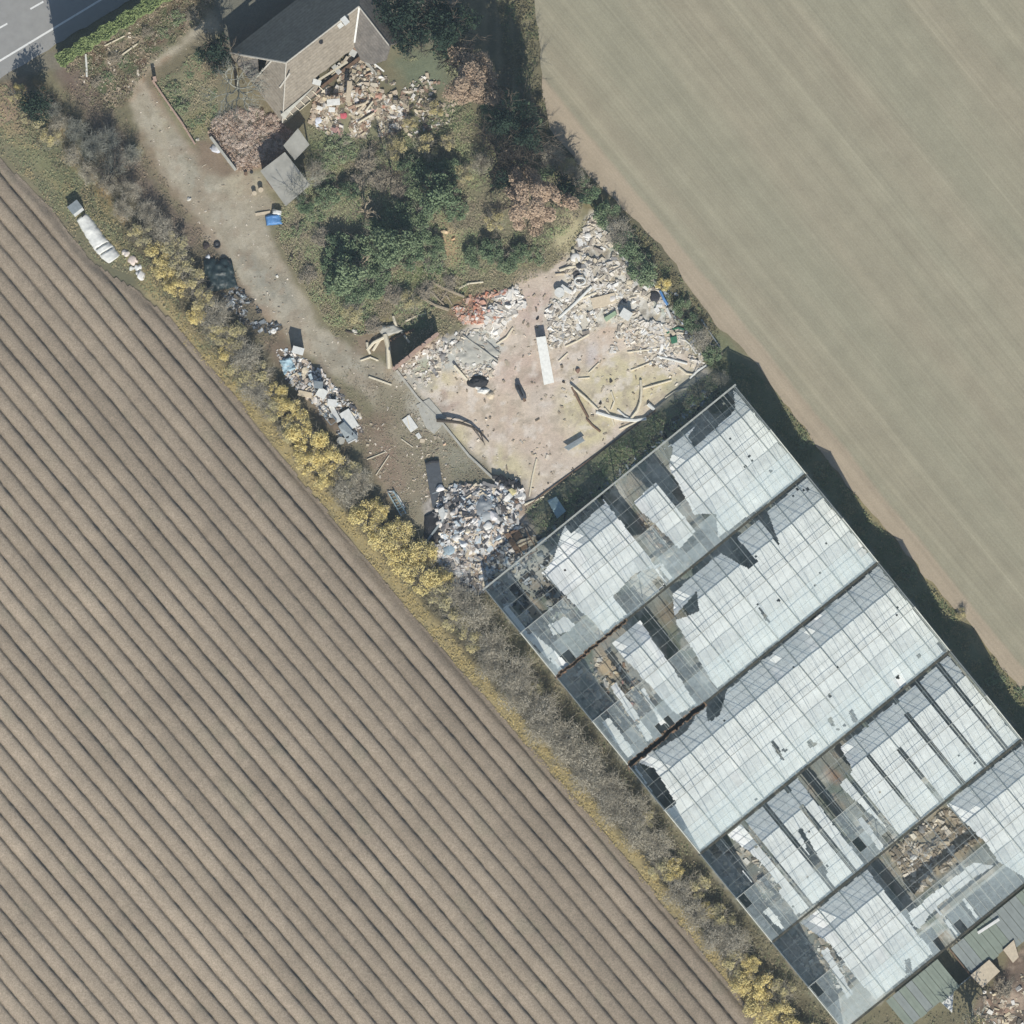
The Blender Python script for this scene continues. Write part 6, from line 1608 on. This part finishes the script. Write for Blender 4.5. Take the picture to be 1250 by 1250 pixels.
# pale pipes and battens on the right of the pad
for (nm, pts, r, m_, lb) in (
    ('curved_pipe', [(728, 503), (744, 508, .1), (760, 512, .1), (775, 513, .05), (789, 511)], .11, M['white'], 'thick white curved pipe at the glasshouse side of the pad'),
    ('bent_pipe', [(770, 511), (778, 501, .3), (782, 490, .4), (783, 477, .3), (782, 464)], .09, M['wood'], 'pale bent pipe rising from the curved white pipe'),
    ('pipe', [(746, 478), (750, 490, .15), (746, 500)], .06, M['wood'], 'thin short bent pipe above the thick curved pipe'),
    ('pipe', [(754, 500), (763, 508, .1), (772, 512)], .06, M['white'], 'short white pipe crossing the thick curved pipe'),
    ('pipe', [(785, 474), (803, 469, .15), (820, 464)], .06, M['wood'], 'thin pale pipe right of the bent pipe'),
    ('pipe', [(766, 430), (790, 427, .1), (830, 422)], .06, M['wood'], 'long thin pale pipe across the right of the pad'),
    ('pipe', [(802, 435), (820, 439, .12), (839, 444)], .07, M['white'], 'pale pipe pointing at the pad corner by the field'),
    ('pipe', [(690, 423), (705, 416, .1), (719, 408)], .06, M['wood'], 'pale batten lying at the foot of the pale rubble'),
    ('pipe', [(682, 441), (693, 431)], .05, M['wood'], 'short pale batten right of the white ramp'),
    ('pipe', [(719, 455), (731, 443)], .05, M['wood'], 'short pale batten in the middle of the pad'),
    ('pipe', [(706, 462), (720, 461)], .05, M['wood'], 'very short batten on the sand beside the dark lumps'),
    ('pipe', [(697, 471, .5), (714, 485, .25), (730, 500, .05)], .08, M['wood'], 'sloping pale plank meeting the thick curved pipe'),
    ('pipe', [(698, 472, .5), (708, 492, .25), (718, 510, .05)], .08, M['brownwood'], 'dark sloping plank meeting the pale plank at its tip'),
    ('pipe', [(716, 511), (724, 520), (733, 527)], .07, M['brownwood'], 'dark stick below the tip of the sloping planks'),
    ('pipe', [(791, 493), (799, 500)], .13, M['white'], 'stubby white pipe end at the strip before the glasshouse'),
    ('pipe', [(655, 560), (650, 582), (646, 606)], .06, M['wood'], 'thin pale lath lying above the glass pane'),
    ('pipe', [(640, 616), (652, 611), (664, 606)], .07, M['wood'], 'pale lath pointing at the bluish pane'),
    ('pipe', [(682, 388), (700, 372, .3), (722, 350, .35)], .09, M['white'], 'long white pole in the middle of the pale rubble'),
    ('pipe', [(690, 380), (705, 366, .2), (728, 357, .3)], .07, M['wood'], 'grey pole beside the long white pole in the rubble'),
    ('pipe', [(699, 305), (703, 316, .2), (706, 326)], .12, M['wood'], 'thick pale log upright in the yellowed patch of rubble'),
    ('pipe', [(683, 330), (695, 326, .1), (706, 325)], .09, M['wood'], 'pale log lying left of the thick log'),
    ('pipe', [(678, 335), (690, 334, .1), (702, 331)], .07, M['cream'], 'cream batten lying below the pale log'),
    ('pipe', [(856, 390, .3), (866, 405, .3), (879, 424, .3)], .05, M['greymetal'], 'thin grey pipe lying in the weeds by the flat field'),
    ('pipe', [(814, 376), (819, 388)], .1, M['white'], 'short white pipe at the field edge by the blue pipe'),
    ('pipe', [(806, 355, .1), (810, 364, .25), (815, 372, .1)], .09, M['blue'], 'blue pipe in the weeds at the field edge'),
    ('pipe', [(768, 305), (774, 302, .2), (779, 300)], .1, M['greymetal'], 'grey bent pipe in the shade at the field edge'),
    ('pipe', [(777, 312), (784, 316, .2), (791, 320)], .09, M['greymetal'], 'grey straight pipe in the shade at the field edge'),
    ('hose', [(814, 407), (820, 402, .05), (828, 400, .05), (835, 402)], .07, M['green'], 'green hose curling at the edge of the rubble'),
    ('branch', [(523, 342), (540, 351, .2), (567, 362, .3)], .09, M['palebark'], 'long pale branch at the top of the branch pile'),
    ('branch', [(517, 364), (530, 372, .2), (548, 378, .2)], .11, M['palebark'], 'thick pale branch at the bottom of the branch pile'),
    ('branch', [(524, 354), (532, 362, .2), (542, 372, .2)], .06, M['palebark'], 'thin pale branch in the middle of the branch pile'),
    ('branch', [(538, 368), (544, 358, .25), (550, 350, .1)], .05, M['palebark'], 'thin branch crossing the branch pile'),
    ('branch', [(552, 372), (546, 362, .2), (540, 358, .1)], .05, M['palebark'], 'short branch crossing near the red bricks'),
    ('timber', [(470, 408, .3), (474, 424, .5), (475, 450, .2)], .16, M['wood'], 'thick pale broken timber beside the ruined wall'),
    ('timber', [(448, 427), (456, 418, .3), (470, 411, .4)], .11, M['wood'], 'pale broken timber bending left of the thick timber'),
    ('timber', [(448, 418), (449, 426, .1), (452, 432)], .09, M['wood'], 'short timber at the left end of the bent timber'),
    ('timber', [(455, 428), (460, 420, .15), (464, 414, .3)], .1, M['wood'], 'short broken timber inside the bent timber'),
    ('timber', [(480, 386), (482, 393, .2), (485, 402)], .1, M['wood'], 'short pale stump of timber above the grey sheeting'),
    ('timber', [(476, 416), (490, 409, .4), (506, 402, .2)], .07, M['brownwood'], 'brown timber behind the ruined brick wall'),
    ('timber', [(422, 404), (440, 408, .1), (452, 405)], .07, M['darkwood'], 'dark timber along the drive side weeds'),
    ('plank', [(378, 124, .9), (365, 135, .7)], .05, M['wood'], 'thin lath hanging below the house eave'),
    ('plank', [(436, 137, .7), (449, 123, .9)], .07, M['cream'], 'cream batten sloping in the house rubbish'),
    ('plank', [(437, 150, .6), (457, 138, .6)], .07, M['wood'], 'pale batten low in the house rubbish'),
    ('plank', [(434, 130, .9), (446, 126, .9)], .08, M['cream'], 'short cream batten in the middle of the house rubbish'),
    ('plank', [(455, 124, .7), (446, 136, .7)], .06, M['wood'], 'thin batten crossing the cream ones in the house rubbish'),
): pole(nm, pts, r, m_, lb, nm.replace('_', ' '))
sheet('grey_sheeting', [(458, 398), (482, 396), (494, 404), (468, 412)], M['concrete'], 'pale grey sheeting above the broken timbers', 'sheeting', .35, .2, 3)
slab('metal_sheet', [(688, 546), (710, 533), (714, 538), (694, 550)], M['greymetal'], 'light grey metal sheet standing off the sand near the glasshouse', 'sheet', .45, .04)
slab('white_board', quad_c(407, 125, 16, 8, -5), M['white'], 'large white board in the rubbish behind the house', 'board', 1.0, .08)
slab('white_board', quad_c(405, 134, 8, 6, 5), M['white'], 'small white board below the large one in the house rubbish', 'board', .8, .08)
slab('pale_board', quad_c(426, 112, 6, 26, 5), M['cream'], 'upright pale door panel in the house rubbish', 'panel', 1.05, .06)
slab('white_board', quad_c(411, 85, 6, 13, -40), M['white'], 'white board sticking out under the torn house roof', 'board', 1.4, .06)
slab('white_board', quad_c(390, 132, 7, 5, 20), M['white'], 'white board in the shade near the house eave', 'board', .5, .06)
slab('white_board', quad_c(431, 65, 8, 8, 30), M['white'], 'white board lying under the wing of the ruined house', 'board', 1.7, .06)
bs = empty('basin', P(683, 357)); ks = [MB().tube([P(683, 357, .15), P(683, 357, .5)], [.3, .42], 16, True).build('bowl', plain('turquoise', L(160, 204, 210), .4, .15, 5), bs), MB().tube([P(683, 357, .5), P(683, 357, .54)], .46, 16).build('rim', M['white'], bs)]
local(bs, ks); tag(bs, 'turquoise basin at the left edge of the pale rubble', 'basin')
slab('white_board', quad_c(691, 353, 15, 5, 35), M['white'], 'white board beside the turquoise basin', 'board', .4, .06)
rg_ = MB(); n = 22
rg_.tube([P(708 + 6.5 * math.cos(i * 6.2832 / n), 343 + 4.5 * math.sin(i * 6.2832 / n), .45) for i in range(n + 1)], .09, 6, False)
tag(rg_.build('plastic_ring', M['white']), 'white plastic ring lying on the pale rubble', 'ring')
slab('concrete_slab', quad_c(737, 367, 30, 13, -14), M['cream'], 'broad pale concrete slab amid the rubble', 'slab', .3, .2)
slab('green_box', [(818, 412), (826, 410), (827, 418), (820, 420)], M['green'], 'small green box below the green hose', 'box', .4)
# bottom right yard
def crate(pts, h, label):
    o = empty('crate', P(*pts[0])); n = len(pts); ks = []
    ks.append(MB().prism([P(x, y, h) for x, y in pts], .08).build('lid', M['cream'], o))
    b_ = MB()
    for i in range(n): b_.bar(P(*pts[i], h / 2 - .05), P(*pts[(i + 1) % n], h / 2 - .05), .06, h - .12)
    ks.append(b_.build('side', M['brownwood'], o)); local(o, ks); return tag(o, label, 'crate')
crate([(1184, 1190), (1207, 1171), (1220, 1185), (1199, 1205)], 2.3, 'large cream topped crate against the lean-to shed')
crate([(1224, 1159), (1237, 1147), (1243, 1168), (1236, 1175)], 2.3, 'smaller cream topped crate at the right edge')
slab('white_sheet', [(1147, 1222), (1164, 1207), (1162, 1236)], M['white'], 'white triangular sheet leaning on the lean-to shed', 'sheet', 1.4, .04)
slab('metal_sheet', [(1192, 1137), (1218, 1120), (1220, 1123), (1194, 1140)], M['white'], 'narrow white strip lying on the lean-to roof edge', 'sheet', 2.75, .04)
tree('bare_tree', 1190, 1262, 7.5, 2.4, 'leafless tree at the bottom edge beside the lean-to shed', 'lf_olive', 1500, .1, seed=71, depth=4, bark='twigdark')


# ------------------------------------------------------------------ low plant cover nobody could count
def cover(name, poly, n, cols, size, h, label, seed, patch=20, thr=0.40, flat=0.28):
    rs = np.random.RandomState(seed)
    xs = [p[0] for p in poly]; ys = [p[1] for p in poly]; q = np.zeros((0, 2))
    while len(q) < n:
        c = np.stack([rs.uniform(min(xs), max(xs), 4 * n), rs.uniform(min(ys), max(ys), 4 * n)], 1)
        c = c[sdf(c[:, 0], c[:, 1], poly) + 10 * (fbm(c[:, 0], c[:, 1], 14, seed) - .5) < 0]
        c = c[fbm(c[:, 0], c[:, 1], patch, seed + 3) + .12 * rs.randn(len(c)) > thr]
        q = np.concatenate([q, c])
    q = q[:n]
    t = np.clip((fbm(q[:, 0], q[:, 1], patch * .8, seed + 1) - .32) / .36 + .18 * rs.randn(n), 0, .999)
    pc = np.array([lin(c) for c in cols]); k = t * (len(cols) - 1); ki = k.astype(int); kf = (k - ki)[:, None]
    col = (pc[ki] * (1 - kf) + pc[np.minimum(ki + 1, len(cols) - 1)] * kf) * rs.uniform(1.02, 1.32, (n, 1))
    nn = rs.normal(0, 1, (n, 3)) * np.array([flat, flat, .3]) + np.array([0, 0, 1.0]); nn /= np.linalg.norm(nn, axis=1)[:, None]
    a = rs.normal(0, 1, (n, 3)); tt = np.cross(nn, a); tt /= np.linalg.norm(tt, axis=1)[:, None]; uu = np.cross(nn, tt)
    s_ = (size * rs.uniform(.5, 1.5, n))[:, None]
    hz = h * rs.rand(n) ** 1.5 * np.clip(.3 + 1.4 * fbm(q[:, 0], q[:, 1], patch * .6, seed + 2), 0, 1.4)
    c0 = np.stack([X(q[:, 0]), Y(q[:, 1]), gz(q[:, 0], q[:, 1]) + hz + .02], 1)
    co = np.stack([c0 - tt * s_, c0 + uu * s_ * .45, c0 + tt * s_, c0 - uu * s_ * .45], 1).reshape(-1, 3)
    me = bpy.data.meshes.new(name); me.from_pydata(co.tolist(), [], np.arange(4 * n).reshape(-1, 4).tolist())
    at = me.attributes.new('Col', 'FLOAT_COLOR', 'FACE'); at.data.foreach_set('color', np.concatenate([col, np.ones((n, 1))], 1).ravel())
    me.update(); me.materials.append(M['bits']); o = bpy.data.objects.new(name, me); COL.objects.link(o)
    return tag(o, label, 'undergrowth', kind='stuff')


WILD = [(345, 250), (380, 185), (440, 175), (520, 165), (570, 130), (620, 150), (660, 170), (720, 235), (700, 280), (660, 320), (600, 330), (560, 360), (500, 395), (440, 410), (400, 395), (365, 340), (340, 290)]
cover('undergrowth', WILD, 48000, [(144, 132, 114), (166, 156, 130), (164, 160, 126), (144, 154, 112), (128, 150, 106), (160, 162, 124)], .062, .35, 'tangled low weeds and brambles of the wild garden', 3, 22)
cover('undergrowth', [(188, 105), (240, 62), (265, 90), (266, 140), (250, 172), (236, 176)], 2600, [(164, 152, 126), (156, 146, 118), (140, 140, 110), (118, 134, 100)], .07, .2, 'patchy green weeds in the bed behind the brick wall', 5, 12)
cover('undergrowth', [(78, 82), (215, -5), (262, -20), (262, 14), (190, 72), (150, 132), (112, 128)], 4000, [(168, 152, 130), (144, 132, 110), (126, 128, 98), (118, 106, 90)], .08, .22, 'rough dry weeds on the verge below the clipped hedge', 7, 12)
cover('grass', [(-40, 100), (10, 105), (90, 200), (165, 300), (230, 380), (300, 470), (290, 480), (215, 392), (160, 340), (100, 305), (40, 225), (-40, 150)], 7000, [(158, 144, 114), (138, 138, 108), (124, 132, 100), (164, 150, 114)], .08, .15, 'rough grass between the ridged field and the hedge', 9, 22)
cover('grass', [(215, 385), (300, 475), (372, 562), (440, 645), (510, 730), (580, 812), (650, 890), (730, 982), (810, 1075), (890, 1172), (970, 1270), (950, 1290), (880, 1190), (800, 1094), (720, 1000), (640, 908), (570, 826), (500, 748), (430, 660), (362, 578), (290, 490), (215, 405)], 9000, [(176, 158, 108), (166, 152, 112), (186, 168, 112), (156, 144, 110)], .08, .18, 'straw yellow grass strip along the ridged field', 11, 14)
cover('grass', [(-20, 100), (60, 130), (150, 250), (250, 380), (340, 490), (440, 600), (560, 720), (660, 850), (800, 1010), (930, 1180), (1010, 1280), (960, 1290), (800, 1060), (640, 870), (520, 745), (400, 600), (260, 430), (120, 270), (20, 150)], 9000, [(104, 98, 80), (130, 122, 98), (116, 116, 88)], .09, .3, 'dry weeds under the field hedge', 13, 16)
cover('grass', [(850, 440), (905, 440), (958, 492), (1040, 602), (1130, 708), (1222, 815), (1290, 895), (1262, 915), (1150, 775), (1070, 680), (985, 570), (893, 462)], 8000, [(120, 118, 88), (100, 112, 80), (140, 132, 100)], .09, .3, 'weeds along the shaded side of the glasshouse', 15, 16)
cover('grass', [(600, -40), (650, -40), (660, 100), (675, 165), (740, 240), (810, 310), (845, 360), (880, 405), (860, 430), (800, 345), (730, 262), (650, 190), (620, 110)], 7000, [(104, 98, 76), (128, 122, 92), (98, 108, 78)], .09, .35, 'weeds in the belt along the flat field', 17, 14)
cover('grass', [(640, 625), (862, 458), (892, 474), (665, 665)], 4500, [(140, 134, 112), (122, 142, 100), (154, 148, 122), (120, 116, 100)], .09, .3, 'weeds in the strip between the pad and the glasshouse', 19, 10)
cover('grass', [(550, 335), (600, 325), (660, 318), (700, 285), (722, 262), (700, 305), (668, 335), (632, 350), (600, 372), (560, 400), (520, 420), (490, 440), (500, 400)], 3500, [(150, 138, 112), (164, 156, 124), (136, 136, 104), (170, 156, 130)], .07, .15, 'dry grass along the back edge of the sandy pad', 23, 12)
cover('grass', [(430, 440), (500, 470), (550, 530), (612, 592), (600, 605), (530, 600), (500, 640), (450, 560), (400, 480)], 4500, [(150, 138, 118), (138, 126, 108), (134, 134, 106), (166, 154, 132)], .06, .08, 'trampled weeds in the yard between drive and pad', 25, 16)
cover('grass', [(560, 725), (592, 720), (680, 830), (772, 938), (850, 1048), (940, 1155), (1040, 1275), (1000, 1290), (880, 1130), (760, 985), (640, 845), (560, 750)], 8000, [(112, 108, 88), (134, 126, 102), (110, 118, 88), (146, 134, 110)], .08, .35, 'rough weeds between the field hedge and the glasshouse', 27, 14)
cover('grass', [(90, 100), (150, 140), (190, 205), (240, 275), (300, 355), (340, 410), (330, 425), (250, 350), (170, 250), (60, 120)], 5000, [(134, 122, 104), (120, 112, 92), (146, 130, 112)], .07, .15, 'dry litter of leaves on the hedge side of the drive', 29, 14)
cover('grass', [(340, 250), (335, 290), (370, 350), (410, 410), (440, 425), (430, 400), (380, 340), (350, 290), (350, 255)], 2200, [(150, 140, 112), (136, 134, 102), (160, 148, 122)], .07, .15, 'thin grass along the garden edge of the drive', 30, 12)
cover('grass', [(1040, 1255), (1090, 1225), (1150, 1235), (1180, 1260), (1180, 1300), (1020, 1300)], 1500, [(130, 120, 100), (116, 118, 90)], .08, .25, 'weeds below the last glasshouse gutter', 33, 12)
cover('grass', [(375, 155), (400, 160), (480, 168), (560, 120), (540, 70), (490, 75), (560, 60), (580, 150), (480, 200), (390, 195)], 4000, [(140, 138, 108), (122, 130, 98), (112, 122, 92)], .09, .2, 'thin grass behind the ruined house', 21, 16)


# ------------------------------------------------------------------ the thin air between the place and the eye
hm = bpy.data.materials.new('thin_air'); hm.use_nodes = True; hn = hm.node_tree; hn.nodes.clear()
ho = N(hn, 'ShaderNodeOutputMaterial'); pv = N(hn, 'ShaderNodeVolumePrincipled')
pv.inputs['Color'].default_value = (0.62, 0.80, 0.95, 1); pv.inputs['Density'].default_value = HAZE
hn.links.new(pv.outputs[0], ho.inputs['Volume'])
hz = MB().box((0, 0, (CAM_H + 40 - 1.5) / 2), 3200, 3200, CAM_H + 40 + 1.5).build('haze', hm)
tag(hz, 'faint bluish haze filling the air', 'haze', kind='stuff')

tree('bare_tree', 138, 212, 4.6, 2.4, 'dark leafless tree in the field hedge beside the top of the drive', seed=61, depth=5, trunk_r=.10, bark='darkwood')
tree('evergreen_tree', 44, 128, 4.6, 1.6, 'dark bushy tree at the road end of the field hedge', 'lf_dark', 2200, .11, seed=62, cr=.6)
cover('undergrowth', [(254, 166), (262, 145), (285, 132), (320, 140), (345, 152), (362, 166), (344, 186), (325, 205), (290, 209), (272, 188)], 5000, [(176, 152, 134), (150, 126, 108), (190, 170, 152), (134, 112, 96)], .07, .5, 'dry brown scrub on the terrace below the house corner', 35, 9)
for (nm, pts, r, m_, lb) in (
    ('pipe', [(770, 452), (786, 446, .1), (800, 440)], .05, M['wood'], 'thin pale batten above the long pipe at the right of the pad'),
    ('pipe', [(842, 462), (852, 452, .1), (862, 446)], .08, M['white'], 'white pipe at the pad corner nearest the glasshouse'),
    ('pipe', [(812, 486), (824, 478, .1), (838, 474)], .06, M['wood'], 'pale batten along the lower right pad edge'),
    ('pipe', [(756, 524), (770, 518, .05), (784, 512)], .06, M['wood'], 'pale batten below the thick curved pipe'),
    ('pipe', [(738, 498), (746, 508, .1), (750, 520)], .06, M['wood'], 'short pale batten at the left end of the thick curved pipe'),
    ('pipe', [(828, 448), (838, 456, .1), (850, 458)], .07, M['wood'], 'crooked pale batten at the right pad corner'),
    ('pipe', [(830, 410), (842, 420, .1), (850, 432)], .05, M['white'], 'thin white pipe below the green box'),
    ('timber', [(486, 400), (494, 410, .2), (500, 418)], .07, M['wood'], 'pale timber leaning toward the ruined wall shadow'),
    ('timber', [(440, 440), (452, 436, .1), (462, 440)], .06, M['wood'], 'pale timber on the drive below the bent timber'),
    ('timber', [(495, 392), (508, 386, .15), (520, 382)], .06, M['wood'], 'pale timber in the weeds above the ruined wall'),
    ('timber', [(560, 352), (572, 346, .15), (590, 344)], .06, M['wood'], 'pale timber above the broken red bricks'),
    ('timber', [(606, 420), (618, 412, .1), (626, 400)], .06, M['wood'], 'pale timber between grey tarpaulin and pink path'),
): pole(nm, pts, r, m_, lb, nm)
